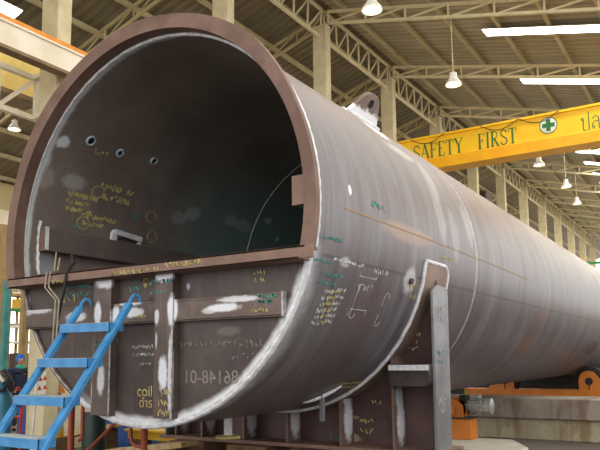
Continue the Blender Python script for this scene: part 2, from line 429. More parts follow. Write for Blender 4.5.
ORD = ['first', 'second', 'third', 'fourth', 'fifth', 'sixth', 'seventh', 'eighth', 'ninth', 'tenth', 'eleventh', 'twelfth', 'thirteenth', 'fourteenth']

# ------------------------------------------------------------------ hall shell
XC = -6.1; PITCH = 5.2; Y0 = 3.88; ZT = 12.62; NB = 13
def zr(x): return 13.3 - .24*(x-XC)           # right-hand roof
def zl(x): return 13.3 + .30*(x-XC)           # left-hand roof
XR, XL, YN, YF = 9.0, -20.5, -13.0, 80.0
struct(MB().box((XL-2, YN-12, -.3), (XR+12, YF+4, 0)).build('floor', M['floor']))
def roof(name, mat, x0, x1, zf):
    vs = [(x0, YN, zf(x0)), (x1, YN, zf(x1)), (x1, YF, zf(x1)), (x0, YF, zf(x0))]
    return struct(MB().prism(vs, (0, 0, .06)).build(name, mat))
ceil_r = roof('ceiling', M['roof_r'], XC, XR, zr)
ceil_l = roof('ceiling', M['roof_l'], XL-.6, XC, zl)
for i in range(10):
    x = XC + .6 + i*1.5
    MB().bar((x, YN, zr(x)-.09), (x, YF, zr(x)-.09), .09, .16).build('purlin', M['purlin'], ceil_r)
for i in range(10):
    x = XC - .9 - i*1.45
    MB().bar((x, YN, zl(x)-.09), (x, YF, zl(x)-.09), .09, .16).build('purlin', M['purlin'], ceil_l)
# skylight strips under the roof sheets; extra far ones added to brighten that end
def skylight(idx, x0, x1, y0, y1, zf, drop=.20):
    vs = [(x0, y0, zf(x0)-drop), (x1, y0, zf(x1)-drop), (x1, y1, zf(x1)-drop), (x0, y1, zf(x0)-drop)]
    o = struct(MB().prism(vs, (0, 0, .03)).build('window_%d' % idx, M['girder']))
    o.data.materials.append(M['sky'])
    for p_ in o.data.polygons:
        if p_.normal.z < -.5: p_.material_index = 1
ys = [-8.9, -4.2, 1.2, 6.3, 11.4, 16.25, 20.9, 26.3, 29.0, 31.5, 34.0, 36.7, 39.3, 41.9, 44.5, 47.1, 49.7, 52.3, 54.9, 57.5, 60.1, 62.7, 67.9, 73.1]  # closely spaced far strips are added to light the far hall
wi = 1
for yv in ys:
    skylight(wi, -1.55, 8.6, yv, yv+.52, zr); wi += 1
for yv in (4.3, 14.7, 25.1, 35.5, 38.1, 40.7, 45.9, 48.5, 51.1, 56.3, 61.5):  # left-bay strips; the crowded far ones are added to light that end
    skylight(wi, -17.5, (-13.2 if yv < 34 else -10.0), yv, yv+1.2, zl); wi += 1

# strip in the left-hand roof, cut by the top left corner of the picture
def on_zl(px, py):
    d = ray(px, py); t = (13.3-.3*XC+.3*CAM[0]-CAM[2])/(d[2]-.3*d[0]); return CAM+d*t
a = on_zl(17, 1); b = on_zl(1, 11)
skylight(wi, a[0]-5.5, a[0], b[1]-.9, b[1]+.3, zl); wi += 1

# far and left walls, plus an added light block on the right
wl = struct(MB().box((XL-.2, YN, 0), (XL, YF, zl(XL)-.02)).build('wall_left', M['wall']))
struct(MB().box((XL, YF, 0), (XR, YF+.2, 9.3)).build('wall_far', M['wall']))
struct(MB().box((XR, YN, 0), (XR+.2, YF, 2.6)).build('light_block_right', M['conc']))  # unseen low wall added to cut side light on the lower shell
for k in range(6):                              # bright translucent panels of the far wall
    x = -18 + k*4.2
    struct(MB().box((x, YF-.03, 1.0), (x+3.2, YF-.004, 8.4)).build('window_%d' % wi, M['daywin'])); wi += 1
for k in range(11):                             # bright window bays along the left wall
    y = 1.2 + k*PITCH
    w_ = struct(MB().box((XL+.004, y, 1.9), (XL+.03, y+3.4, 4.4)).build('window_%d' % wi, M['daywin'])); wi += 1
    for j in range(5):
        MB().box((XL+.03, y+j*.83, 1.9), (XL+.08, y+j*.83+.08, 4.4)).build('window_bar', M['khaki'], w_)
    for zz in (1.86, 3.1, 4.36):
        MB().box((XL+.03, y, zz), (XL+.08, y+3.4, zz+.08)).build('window_bar', M['khaki'], w_)
struct(MB().box((XL+.01, YN, 6.95), (XL+.35, YF, 7.75)).build('trim_1', M['girder']))

# concrete columns
cols = []
colm = MB().box((XC-.5, Y0-.16, 0), (XC, Y0+.16, ZT)).build('concrete_column', M['column'], bevel=.015)
for k in range(NB):
    c = colm if k == 0 else colm.copy()
    if k: COL.objects.link(c)
    c.location.y = k*PITCH
    anchor = ('beside the cream cabinet and left of the vessel mouth', 'rising straight behind the top of the vessel rim', 'tall behind the vessel, left of the lifting lug', 'just right of the lifting lug, left of the yellow crane')
    tag(c, 'concrete column ' + (anchor[k] if k < 4 else 'beyond the yellow crane, %s of the row counted from it' % ORD[k-4]), 'column', 'row of concrete columns behind the vessel')

# roof trusses
def lattice(root, pa, pb, pc, pd, n, mat, wt, ww, name_t='top_chord', name_b='bottom_chord', posts=True):
    """top chord pa-pb, bottom chord pc-pd"""
    pa, pb, pc, pd = map(Vector, (pa, pb, pc, pd))
    MB().bar(pa, pb, wt, wt).build(name_t, mat, root); MB().bar(pc, pd, wt, wt).build(name_b, mat, root)
    for i in range(n+1):
        t = i/n; a = pa.lerp(pb, t); c = pc.lerp(pd, t)
        if posts: MB().bar(c, a, ww, ww).build('lattice_post', mat, root)
        if i < n:
            a2 = pa.lerp(pb, (i+1)/n); c2 = pc.lerp(pd, (i+1)/n)
            MB().bar(c, a2, ww, ww).build('lattice_diagonal', mat, root)
tr = thing('roof_truss', (XC, Y0, ZT), '', 'roof truss')
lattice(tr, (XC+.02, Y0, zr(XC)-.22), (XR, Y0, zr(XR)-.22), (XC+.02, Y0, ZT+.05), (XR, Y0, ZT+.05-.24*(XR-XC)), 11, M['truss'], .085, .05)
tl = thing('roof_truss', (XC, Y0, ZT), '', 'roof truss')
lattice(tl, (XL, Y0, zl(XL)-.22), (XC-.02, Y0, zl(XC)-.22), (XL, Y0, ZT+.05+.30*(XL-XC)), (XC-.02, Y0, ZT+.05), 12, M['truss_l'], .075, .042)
for k in range(-1, NB):
    a = tr if k == -1 else copy_tree(tr); a.location.y = Y0 + k*PITCH
    if k >= 0: tag(a, 'cream lattice roof truss of the right-hand bay, springing from the %s column of the row' % ORD[k], 'roof truss', 'roof trusses of the right-hand bay')
    else: tag(a, 'cream lattice roof truss of the right-hand bay nearest the camera, ahead of the first column', 'roof truss', 'roof trusses of the right-hand bay')
for k in range(0, 9):
    a = tl if k == 0 else copy_tree(tl); a.location.y = Y0 + k*PITCH
    tag(a, 'olive lattice roof truss of the left-hand bay, behind the %s column of the row' % ORD[k], 'roof truss', 'roof trusses of the left-hand bay')
# lattice girders linking the column heads
gl = thing('lattice_girder', (XC, Y0, ZT), '', 'lattice girder')
lattice(gl, (XC-.2, Y0+.06, ZT+.56), (XC-.2, Y0+PITCH-.06, ZT+.56), (XC-.2, Y0+.17, ZT-.45), (XC-.2, Y0+PITCH-.17, ZT-.45), 6, M['truss'], .09, .05)
for k in range(0, NB-1):
    a = gl if k == 0 else copy_tree(gl); a.location.y = Y0 + k*PITCH
    tag(a, 'lattice girder linking the heads of the %s and %s columns of the row' % (ORD[k], ORD[k+1]), 'lattice girder', 'lattice girders along the column heads')

# crane runway on the columns
rw = thing('runway_girder', (XC+.4, 0, 6.72), 'long cream crane runway girder with an orange rail, fixed to the column row', 'crane girder')
MB().box((XC+.36, YN, 6.95), (XC+.44, 66, 7.42)).build('web_plate', M['girder'], rw)
tag(MB().box((XC+.28, YN, 6.89), (XC+.50, 66, 6.95)).build('bottom_flange', M['girderlip'], rw), 'brown bottom flange')
MB().box((XC+.2, YN, 7.37), (XC+.48, 66, 7.41)).build('top_flange', M['girder'], rw)
tag(MB().box((XC+.36, YN, 7.41), (XC+.46, 66, 7.5)).build('rail', M['orange_rail'], rw), 'orange rail')
for k in range(-2, 13):
    y = Y0 + k*PITCH
    if k >= 0: MB().prism([(XC, y-.12, 6.3), (XC, y+.12, 6.3), (XC, y+.12, 6.87), (XC, y-.12, 6.87)], (.02, 0, 0)).prism([(XC+.02, y-.1, 6.87), (XC+.48, y-.1, 6.87), (XC+.02, y-.1, 6.4)], (0, .2, 0)).build('bracket', M['column'], rw)
# white walkway lattice hung behind the column row, under the runway
wt = thing('walkway_truss', (-7, 0, 6.4), 'white lattice walkway truss behind the first column, below the runway girder', 'truss')
lattice(wt, (-7, -7.0, 7.25), (-7, 9.0, 7.25), (-7, -7.0, 6.42), (-7, 9.0, 6.42), 19, M['truss_w'], .10, .075)
for yy in (Y0, Y0+PITCH-.1):
    for zz in (6.42, 7.25): MB().bar((-6.99, yy, zz), (XC-.49, yy, zz), .09, .09).build('bracket', M['truss_w'], wt)
yp = thing('parked_crane_beam', (-8.4, 0, 7.1), 'pale yellow crane beam in the left-hand bay, seen above the white walkway truss', 'crane')
MB().box((-8.6, -7, 7.35), (-8.2, 4.9, 8.6)).build('beam', simple('pale_crane_yellow', (244, 218, 132), (232, 204, 116), 3, .6), yp)
MB().box((-8.7, -7, 7.25), (-8.1, 4.9, 7.35)).build('bottom_flange', M['girderlip'], yp)

# ------------------------------------------------------------------ yellow overhead crane
YC = 17.5
cr = thing('overhead_crane', (-5.66, YC, 7.5), 'bright yellow overhead bridge crane lettered SAFETY FIRST, crossing beyond the vessel', 'crane')
XB0, XB1 = -5.4, 7.6
MB().box((XB0, YC, 8.42), (XB1, YC+.5, 9.22)).build('box_girder', M['yellow'], cr, bevel=.01)
MB().box((XB0, YC-.08, 9.2), (XB1, YC+.58, 9.27)).build('top_flange', M['yellow'], cr)
tag(MB().box((XB0, YC-.10, 8.06), (XB1, YC+.6, 8.42)).build('bottom_chord', M['orange_y'], cr, bevel=.01), 'deeper yellow bottom chord')
ec = MB().box((-5.95, YC-1.3, 7.72), (-5.42, YC+1.8, 8.3)).build('end_carriage', M['yellow'], cr, bevel=.02)
for yy in (YC-.9, YC+1.4): MB().lathe((-5.69, yy, 7.695), [(.17, -.06), (.19, -.05), (.19, .05), (.17, .06)], 20, 'x').build('wheel', M['dark'], ec)
# lettering: serif capitals drawn with thick and thin strokes
GL = {
 'S': [([(.58,.80),(.50,.93),(.33,1.0),(.14,.95),(.06,.80),(.12,.64),(.33,.52),(.54,.40),(.60,.22),(.52,.07),(.32,0),(.14,.05),(.04,.20)], .085)],
 'A': [([(.02,0),(.36,1)], .05), ([(.36,1),(.70,0)], .12), ([(.16,.36),(.56,.36)], .05), ([(-.06,0),(.13,0)], .04), ([(.56,0),(.80,0)], .04)],
 'F': [([(.16,0),(.16,1)], .12), ([(.02,1),(.60,1)], .05), ([(.60,1),(.60,.80)], .05), ([(.16,.53),(.46,.53)], .05), ([(.46,.63),(.46,.43)], .04), ([(.02,0),(.32,0)], .04)],
 'E': [([(.16,0),(.16,1)], .12), ([(.02,1),(.60,1)], .05), ([(.60,1),(.60,.82)], .05), ([(.16,.53),(.44,.53)], .05), ([(.02,0),(.63,0)], .05), ([(.63,0),(.63,.20)], .05)],
 'T': [([(.34,0),(.34,1)], .12), ([(0,1),(.68,1)], .05), ([(0,1),(0,.80)], .05), ([(.68,1),(.68,.80)], .05), ([(.20,0),(.48,0)], .04)],
 'Y': [([(.04,1),(.36,.48)], .12), ([(.68,1),(.36,.48)], .05), ([(.36,.48),(.36,0)], .12), ([(-.06,1),(.16,1)], .04), ([(.56,1),(.76,1)], .04), ([(.22,0),(.50,0)], .04)],
 'I': [([(.16,0),(.16,1)], .12), ([(.02,1),(.30,1)], .04), ([(.02,0),(.30,0)], .04)],
 'R': [([(.16,0),(.16,1)], .12), ([(.02,1),(.40,1),(.58,.90),(.60,.74),(.54,.60),(.38,.52),(.16,.52)], .06), ([(.34,.52),(.68,0)], .12), ([(.02,0),(.30,0)], .04), ([(.60,0),(.80,0)], .04)],
 'p': [([(.10,.78),(.02,.86),(.08,.97),(.18,.92),(.18,.05),(.18,0),(.62,0),(.62,1.35)], .08)],
 'l': [([(.08,.80),(.30,.98),(.55,.85),(.58,.60),(.58,0)], .08), ([(.58,.55),(.30,.60),(.10,.45),(.06,.15),(.14,.02),(.24,.10),(.16,.24)], .07)],
 'o': [([(.05,.75),(.30,1.0),(.56,.80),(.58,.30),(.45,.02),(.20,.02),(.06,.20),(.10,.40),(.24,.34)], .08)],
}
ADV = {'I': .44, 'F': .76, 'E': .8, 'S': .78, 'A': .88, 'T': .84, 'Y': .84, 'R': .9, 'p': .82, 'l': .78, 'o': .8, ' ': .75}
def ribbon(mb, pts, w, mapf, off=.004):
    P = [Vector((a, b)) for a, b in pts]; L = []; Rr = []
    for i, p in enumerate(P):
        d = (P[min(i+1, len(P)-1)]-P[max(i-1, 0)])
        if d.length < 1e-9: d = Vector((1, 0))
        d.normalize(); nrm = Vector((-d.y, d.x))*w/2
        if i == 0: p = p-d*w*.3
        if i == len(P)-1: p = p+d*w*.3
        L.append(p+nrm); Rr.append(p-nrm)
    n = len(P); top = [mapf(q.x, q.y, off) for q in L]+[mapf(q.x, q.y, off) for q in Rr]
    bot = [mapf(q.x, q.y, 0) for q in L]+[mapf(q.x, q.y, 0) for q in Rr]
    fs = []
    for i in range(n-1):
        fs += [(i, i+1, n+i+1, n+i), (2*n+i, 2*n+i+1, i+1, i), (n+i, n+i+1, 3*n+i+1, 3*n+i)]
    mb.add(top+bot, fs)
def glyphs(text, x0, hgt, mapf, mat, parent, wk=1.0, wide=1.0):
    x = x0
    for ch in text:
        if ch in GL:
            mb = MB()
            for pts, w in GL[ch]: ribbon(mb, [(x+a*hgt*wide, b*hgt) for a, b in pts], w*hgt*wk, mapf)
            mb.build('letter', mat, parent)
        x += ADV[ch]*hgt*wide
    return x
ct = at(412, 163, 1, YC)
def cmap(z0): return lambda a, b, o: (a, YC-.001-o, z0+b)
# word positions measured along the girder
zlet = 8.50
def xc_at(px, z):                                # x on the girder face of the pixel column px at height z
    lo, hi = -6.0, 3.0
    for _ in range(40):
        m = (lo+hi)/2; d = np.array([m, YC, z])-CAM
        if 300+FPX*(d@_r)/(d@_w) < px: lo = m
        else: hi = m
    return (lo+hi)/2
def word(txt, p0, p1, hgt):
    a, b = xc_at(p0, 8.75), xc_at(p1, 8.75)
    tot = sum(ADV[c] for c in txt)*hgt
    root = MB().box((a, YC+.01, zlet), (a+.01, YC+.02, zlet+.01)).build('lettering', M['green'], cr)
    glyphs(txt, a, hgt, cmap(zlet), M['green'], root, 1.0, (b-a)/tot)
    return root
tag(word('SAFETY', 413.5, 464, .50), 'green serif word SAFETY')
tag(word('FIRST', 478, 518, .50), 'green serif word FIRST')
tag(word('plo', 581, 612, .42), 'green Thai lettering')
xe = xc_at(548.5, 8.85); ze = 8.87
em = MB().lathe((xe, YC-.004, ze), [(.27, 0), (.27, -.012), (.25, -.014)], 32, 'y').build('emblem', M['white'], cr)
MB().lathe((xe, YC-.016, ze), [(.275, 0), (.275, -.006), (.25, -.006), (.25, 0)], 32, 'y').build('emblem_ring', M['green'], em)
MB().box((xe-.065, YC-.028, ze-.19), (xe+.065, YC-.018, ze+.19)).box((xe-.19, YC-.0281, ze-.065), (xe+.19, YC-.018, ze+.065)).build('green_cross', M['green'], em)
# festoon cable drooping along the top of the girder
for i in (0, 2, 3):
    a = -4.6+i*1.25; pts = [(a+t*1.25, YC-.12, 9.24-.25*math.sin(pi*t)) for t in [j/10 for j in range(11)]]
    MB().tube(pts, .014, 6).build('festoon_cable', M['cable'], cr)

# ------------------------------------------------------------------ pendant lamps
def lamp_proto():
    t = thing('pendant_lamp', (0, 0, 0), '', 'lamp')
    MB().lathe((0, 0, 0), [(.085, .38), (.11, .36), (.11, .22), (.13, .19), (.225, .06), (.245, 0), (.232, 0), (.22, .05), (.12, .17)], 24).build('lamp_shade', M['shade'], t)
    tag(MB().lathe((0, 0, 0), [(.02, .17), (.08, .15), (.11, .09), (.08, .03), (.02, .01)], 20).build('bulb', M['bulb'], t), 'glowing bulb')
    MB().tube([(0, 0, .36), (0, 0, 1.0)], .012, 8).build('rod', M['truss'], t)
    return t
LP = lamp_proto(); LP0 = LP
def place_lamp(px, py, y, label, top=None):
    global LP0
    p = at(px, py, 1, y)
    o = LP0 if LP0 is LP and 'used' not in LP else copy_tree(LP)
    LP['used'] = 1; print('LAMP', px, p, zr(p[0]))
    o.location = p - np.array([0, 0, .06])
    ztop = (ZT+.03-.24*(p[0]-XC)) if p[0] > XC else ZT+.03+.3*(p[0]-XC)
    if top is not None: ztop = top
    for c in o.children:
        if c.name.startswith('rod'): c.scale.z = 1.0; c.data = c.data.copy(); L = (ztop-o.location[2])/(.55 if top else 1); 
        if c.name.startswith('rod'):
            for v in c.data.vertices:
                if v.co.z > .7: v.co.z = max(L, .45)
    if top: o.scale = (.55, .55, .55)
    tag(o, label, 'lamp', 'pendant lamps under the roof trusses')
    return o
place_lamp(453.5, 83, Y0+2*PITCH, 'white bell pendant lamp on a long rod, above the start of the yellow crane lettering')
place_lamp(372, 8, Y0+1*PITCH, 'white pendant lamp nearest the camera, at the top edge above the lifting lug')
place_lamp(539, 164, Y0+4*PITCH, 'white pendant lamp just below the yellow crane girder, under its cross emblem')
place_lamp(566, 186, Y0+5*PITCH, 'small far pendant lamp, second one below the yellow crane')
place_lamp(577, 203, Y0+6*PITCH, 'tiny farthest pendant lamp, lowest of those below the yellow crane')
place_lamp(14.5, 127, 4.2, 'pendant lamp hanging from the white walkway truss left of the vessel rim', 6.4)
for o in LP, : 
    if 'used' in o: del o['used']
wlamp = at(1, 235, 0, XL+.4)
wb = thing('wall_lamp', wlamp, 'round glowing lamp on the left wall below the cream fascia', 'lamp')
MB().lathe(wlamp, [(.05, -.38), (.12, -.3), (.34, -.02), (.34, 0)], 20, 'x').build('reflector', M['shade'], wb)
tag(MB().lathe(wlamp, [(.02, .22), (.2, .16), (.28, .02), (.2, -.02)], 16, 'x').build('bulb', M['bulb'], wb), 'glowing bulb')

# ------------------------------------------------------------------ the vessel
V = thing('steel_vessel', ROOT, 'huge open-ended brown steel cylinder on a saddle, chalk marks and white weld primer all over', 'steel vessel')
YB = 30.0
T0, T1 = rad(-13.0), rad(193.0)
def arc_rows(t0, t1, n, y, r): return [cylp(t0+(t1-t0)*i/n, y, r) for i in range(n+1)]
N = 144
mb = MB()
ring = lambda y, r: [cylp(2*pi*i/N, y, r) for i in range(N)]
yr = [.10, .3, .8, 1.6, 2.33, 2.98, 3.9, 4.05, 5, 7, 9, 12, 16, 20, 25, YB]
mb.grid([ring(.10, 1.777)]+[ring(y, R) for y in yr], True)
shell = mb.build('shell', M['shell'], V, sharp=40)
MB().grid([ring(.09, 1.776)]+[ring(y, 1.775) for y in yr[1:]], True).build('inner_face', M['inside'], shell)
# dished far end
mb = MB(); rows = [ring(YB, R)]
for i in range(1, 9):
    a = pi/2*i/8; rows.append(ring(YB+.7*math.sin(a), max(R*math.cos(a), .02)))
mb.grid(rows, True).build('dished_end', M['shell'], V)
# half-ring rim round the upper edge; slightly out of round as in life
def r_out(t):
    d = math.degrees(t)
    xs = [-14, 0, 12, 24, 36, 48, 60, 78, 93, 110, 138, 150, 160, 175, 194]; rs = [1.878, 1.881, 1.872, 1.866, 1.885, 1.908, 1.905, 1.9, 1.915, 1.9, 1.905, 1.892, 1.876, 1.875, 1.868]
    return float(np.interp(d, xs, rs))
def r_in(t):
    d = math.degrees(t)
    return float(np.interp(d, [-14, 100, 120, 150, 175, 194], [1.772, 1.772, 1.765, 1.75, 1.745, 1.742]))
mb = MB(); n = 120; A = []
for i in range(n+1):
    t = T0+(T1-T0)*i/n; A.append([cylp(t, -.02, r_in(t)), cylp(t, -.02, r_out(t)), cylp(t, .035, r_out(t)), cylp(t, .10, r_in(t)+.05), cylp(t, .10, r_in(t))])
mb.grid(A, True)
mb.f.append([0, 1, 2, 3, 4]); mb.sm.append(False); o_ = n*5; mb.f.append([o_, o_+1, o_+2, o_+3, o_+4]); mb.sm.append(False)
tag(mb.build('rim', M['rim'], V, sharp=30), 'brown half-ring rim')
def bead(name, t0, t1, y, r, w, mat, parent, n=60, lab=None, yf=None):
    pts = [cylp(t0+(t1-t0)*i/n, (yf(i/n) if yf else y)+.006*math.sin(i*1.7), r) for i in range(n+1)]
    o = MB().tube(pts, w, 8).build(name, mat, parent)
    if lab: tag(o, lab)
    return o
bead('weld_seam', rad(-12), rad(48), .075, R+.035, .03, M['primer'], V, 60, 'white weld behind the rim')
bead('weld_seam', rad(40), rad(192), .118, 1.766, .016, M['primer'], V, 90, 'pale weld inside the rim')
bead('weld_seam', rad(-118), rad(-14), .122, 1.785, .03, M['primer'], V, 90, 'white primed weld round the end plate')
bead('weld_seam', rad(-166), rad(-118), .122, 1.785, .02, M['rim'], V, 40)
bead('weld_seam', rad(-20), rad(170), 3.95, 1.775, .012, M['bead'], V, 90, 'inside ring weld')
bead('weld_seam', rad(-20), rad(60), 3.78, 1.775, .008, M['bead'], V, 50, 'inside ring weld')
bead('weld_seam', rad(-60), rad(80), 4.03, R, .007, M['bead'], V, 60)
bead('weld_seam', rad(171), rad(190), .29, 1.770, .018, M['primer'], V, 20, 'white vertical weld inside the left edge')
# end plate closing the lower part
ZF0, ZF1 = 2.345, 2.445
a0 = math.asin((ZF0-ZC)/1.785)
poly = [(1.785*math.cos(t), .135, ZC+1.785*math.sin(t)) for t in [(-pi-a0)+( 2*a0+pi)*i/70 for i in range(71)]]
ep = MB().prism(poly, (0, .02, 0)).build('end_plate', M['plate'], V, sharp=30)
fl = MB().box((-1.80, -.045, ZF0), (1.855, -.02, ZF1)).box((-1.79, -.045, ZF1-.02), (1.79, .15, ZF1)).box((-1.76, -.045, ZF0), (1.74, .14, ZF0+.018)).build('top_flange', M['flange'], V, bevel=.004)
tag(fl, 'brown horizontal flange across the mouth')
for (x0, x1) in ((-.60, -.365), (.185, .39)):
    zb = 1.115
    vb = MB().box((x0, .05, zb), (x1, .07, ZF0)).box((x0, .06, zb), (x0+.02, .137, ZF0)).box((x1-.02, .06, zb), (x1, .137, ZF0)).build('vertical_stiffener', M['stiff'], V, bevel=.003)
    MB().tube([(x1-.005, .055, zb), (x1+.001, .053, 1.9)], .008, 6).build('weld_seam', M['bead'], vb)
for (x0, x1) in ((-1.62, -.60), (-.365, .185), (.39, 1.50)):
    MB().box((x0, .07, 1.935), (x1, .088, 2.10)).box((x0, .07, 2.10), (x1, .137, 2.12)).box((x0, .07, 1.93), (x1, .137, 1.948)).build('cross_bar', M['stiff'], V, bevel=.003)
MB().box((1.50, .072, 1.93), (1.511, .137, 2.125)).build('bar_end_plate', M['bead'], V)
# longitudinal stiffeners inside
lb = MB().box((-1.775, .30, 2.775), (-1.655, 6.5, 3.02)).build('inner_stiffener', M['darkbar'], V, bevel=.006)
MB().box((-1.772, .285, 2.772), (-1.652, .30, 3.022)).build('end_cap', M['flange'], lb)
MB().box((-1.66, .285, 2.78), (-1.648, .33, 3.03)).build('weld_seam', M['primer'], lb)
rb_ = MB().box((1.64, .04, 2.775), (1.778, 6.5, 3.0)).build('inner_stiffener', M['darkbar'], V, bevel=.006)
MB().box((1.638, .022, 2.772), (1.776, .04, 3.002)).build('end_cap', M['flange'], rb_)
# white bracket above the left stiffener
def q(px, py, rr=1.70): 
    t, y = at_cyl(px, py, rr, True); return cylp(t, y, rr)
wbk = MB().bar(q(114, 232), q(140, 240), .08, .06).bar(q(114, 232), q(113, 242), .07, .05).bar(q(139, 240), q(139, 248), .04, .04).build('bracket', M['primer'], V)
# drilled holes ringed with primer
for (hx, hy, hr) in ((91, 141, .05), (120, 153, .042), (154, 161, .045)):
    t, y = at_cyl(hx, hy, 1.77, True); c = Vector(cylp(t, y, 1.772)); nn = Vector((math.cos(t), 0, math.sin(t))); a = Vector((0, 1, 0)); b = nn.cross(a)
    pts = [c-nn*.004+(a*math.cos(2*pi*i/24)+b*math.sin(2*pi*i/24))*hr for i in range(24)]
    hr_o = MB().tube(pts, .013, 8, True).build('hole_ring', M['ringblue'], V)
    MB().prism([c-nn*.004+(a*math.cos(2*pi*i/24)+b*math.sin(2*pi*i/24))*(hr-.008) for i in range(24)], nn*.006).build('drilled_hole', M['hole'], hr_o)
# plug hole beside the saddle pad
t, y = at_cyl(410, 281); c = Vector(cylp(t, y, R)); nn = Vector((math.cos(t), 0, math.sin(t))); a = Vector((0, 1, 0)); b = nn.cross(a)
MB().tube([c-nn*.01, c+nn*.03], .03, 16).build('plug', M['saddle'], V)
# lifting lug
lt = rad(57); nn = Vector((math.cos(lt), 0, math.sin(lt))); ax = Vector((0, 1, 0)); tg = nn.cross(ax)
lb0 = Vector(cylp(lt, 2.52, R-.02))
def lugpoly(h0, h1, w0, w1):
    return [lb0-ax*w0+nn*h0, lb0+ax*w0+nn*h0, lb0+ax*w1+nn*h1]
prof = [(-.38, 0), (.38, 0), (.20, .25), (.15, .31), (.06, .345), (-.06, .345), (-.15, .31), (-.20, .25)]
def lug_mat():
    k = NT('lug_steel'); p = k.obj(ROOT); n = k.noise(p, 9, 4)
    h = k.vmath('DOT_PRODUCT', k.vmath('SUBTRACT', p, tuple(lb0)), tuple(nn))
    c = k.mix(k.ramp(k.noise(p, 5, 4), .35, .65), lin((112, 92, 86)), lin((134, 112, 104)))
    c = k.mix(k.math('SUBTRACT', 1.0, k.ramp(k.math('ADD', h, k.math('MULTIPLY', k.math('SUBTRACT', n, .5), .16)), .12, .17)), c, lin((236, 236, 240)))
    return k.done(c, .55, .1, n, .1)
lug = MB().prism([lb0+ax*u_+nn*v_+tg*-.025 for u_, v_ in prof], tg*.05).build('lifting_lug', lug_mat(), V, bevel=.005)
hc = lb0+nn*.33+tg*.026
for sgn in (1, -1):
    hc = lb0+nn*.235+tg*(.027*sgn)
    MB().prism([hc+(ax*math.cos(2*pi*i/20)+nn*math.sin(2*pi*i/20))*.05 for i in range(20)], tg*(.002*sgn)).build('eye', M['hole'], lug)
MB().tube([lb0+ax*-.38+tg*-.04+nn*.03, lb0+ax*.38+tg*-.04+nn*.03], .025, 8).build('weld_seam', M['primer'], lug)
MB().tube([lb0+ax*-.38+tg*.04+nn*.03, lb0+ax*.38+tg*.04+nn*.03], .025, 8).build('weld_seam', M['primer'], lug)
# short rod welded under the shell
t, y = at_cyl(322, 394); c = Vector(cylp(t, y, R)); 
rd = MB().bar(c+Vector((0, 0, .02)), c+Vector((.0, 0, -.27)), .035, .05, (0, 1, 0)).build('welded_rod', M['post'], V)
t2, y2 = at_cyl(303, 402); t3, y3 = at_cyl(341, 385)
MB().tube([cylp(t2, y2, R+.01), cylp((t2*.6+t*.4), (y2*.6+y*.4), R+.02), cylp(t, y, R+.025), cylp((t3*.6+t*.4), (y3*.6+y*.4), R+.02), cylp(t3, y3, R+.01)], [.006, .014, .02, .016, .006], 8).build('weld_seam', M['primer'], rd)
# drain nozzle
dn = MB().tube([(.09, 1.2, 1.03), (.09, 1.2, .86)], .042, 16).build('drain_nozzle', M['primer'], V)
tag(MB().lathe((.09, 1.2, .83), [(.125, 0), (.125, .022), (.05, .028)], 24).build('nozzle_flange', M['chalk_y'], dn), 'yellowish flange')

# ---- saddle
sd = MB()
PT0, PT1, PA, PB = rad(-172.4), rad(-7.6), 2.33, 2.98
def pad_rows():
    rows = []
    n = 70
    for i in range(n+1):
        t = PT0+(PT1-PT0)*i/n
        s_ = (PT1-t)*R; s2 = (t-PT0)*R; s_ = min(s_, s2)
        rc = .13; yb = PB
        if s_ < rc: yb = PB-rc+math.sqrt(max(rc*rc-(rc-s_)**2, 0))
        rows.append([cylp(t, PA, R), cylp(t, PA, R+.022), cylp(t, yb, R+.022), cylp(t, yb, R)])
    return rows
rows = pad_rows(); sd.grid(rows, True)
sd.f.append([0, 1, 2, 3]); sd.sm.append(False); o_ = 70*4; sd.f.append([o_, o_+1, o_+2, o_+3]); sd.sm.append(False)
saddle = sd.build('saddle', M['pad'], V, sharp=30)
tag(saddle, 'welded support saddle with ribs')
bead('weld_seam', PT0, PT1, PA-.012, R+.012, .02, M['primer'], saddle, 90)
MB().tube([cylp(PT1+.006, PA+(PB-.13-PA)*i/8, R+.012) for i in range(9)]+[cylp(PT1+.006-(1-math.cos(pi/2*i/6))*.13/R, PB-.13+.13*math.sin(pi/2*i/6), R+.012) for i in range(1, 7)]+[cylp(PT1-.13/R-i*.035, PB, R+.012) for i in range(1, 5)], .024, 8).build('weld_seam', M['primer'], saddle)
ZB = .66
YW = 2.62
tt = [rad(-168)+(rad(-12)-rad(-168))*i/60 for i in range(61)]
web = [( (R+.02)*math.cos(t), YW, ZC+(R+.02)*math.sin(t)) for t in tt]
web = [(-1.80, YW, ZB)]+[(-1.80, YW, web[0][2])]+web+[(1.80, YW, web[-1][2]), (1.80, YW, ZB)]
# fill as quads between the arc and the base so the shape stays clean
mb = MB(); top = [((R+.02)*math.cos(t), (R+.02)*math.sin(t)+ZC) for t in tt]
vs = []
for dy in (0, .04):
    vs += [(x_, YW+dy, z_) for x_, z_ in top]+[(x_, YW+dy, ZB) for x_, z_ in top]
n = len(top); fs = []
for i in range(n-1):
    fs += [(i, i+1, n+i+1, n+i), (3*n+i, 3*n+i+1, 2*n+i+1, 2*n+i), (i+1, i, 2*n+i, 2*n+i+1), (n+i, n+i+1, 3*n+i+1, 3*n+i)]
mb.add(vs, fs).build('web_plate', M['web'], saddle)
for sx in (1, -1):
    ztop = 2.36
    MB().prism([(sx*1.815, 2.34, ZB), (sx*1.815, 2.76, ZB), (sx*1.815, 2.80, ztop-.02), (sx*1.815, 2.50, ztop), (sx*1.815, 2.36, ztop-.08)], (sx*.03, 0, 0)).build('end_post', M['post'], saddle, bevel=.004)
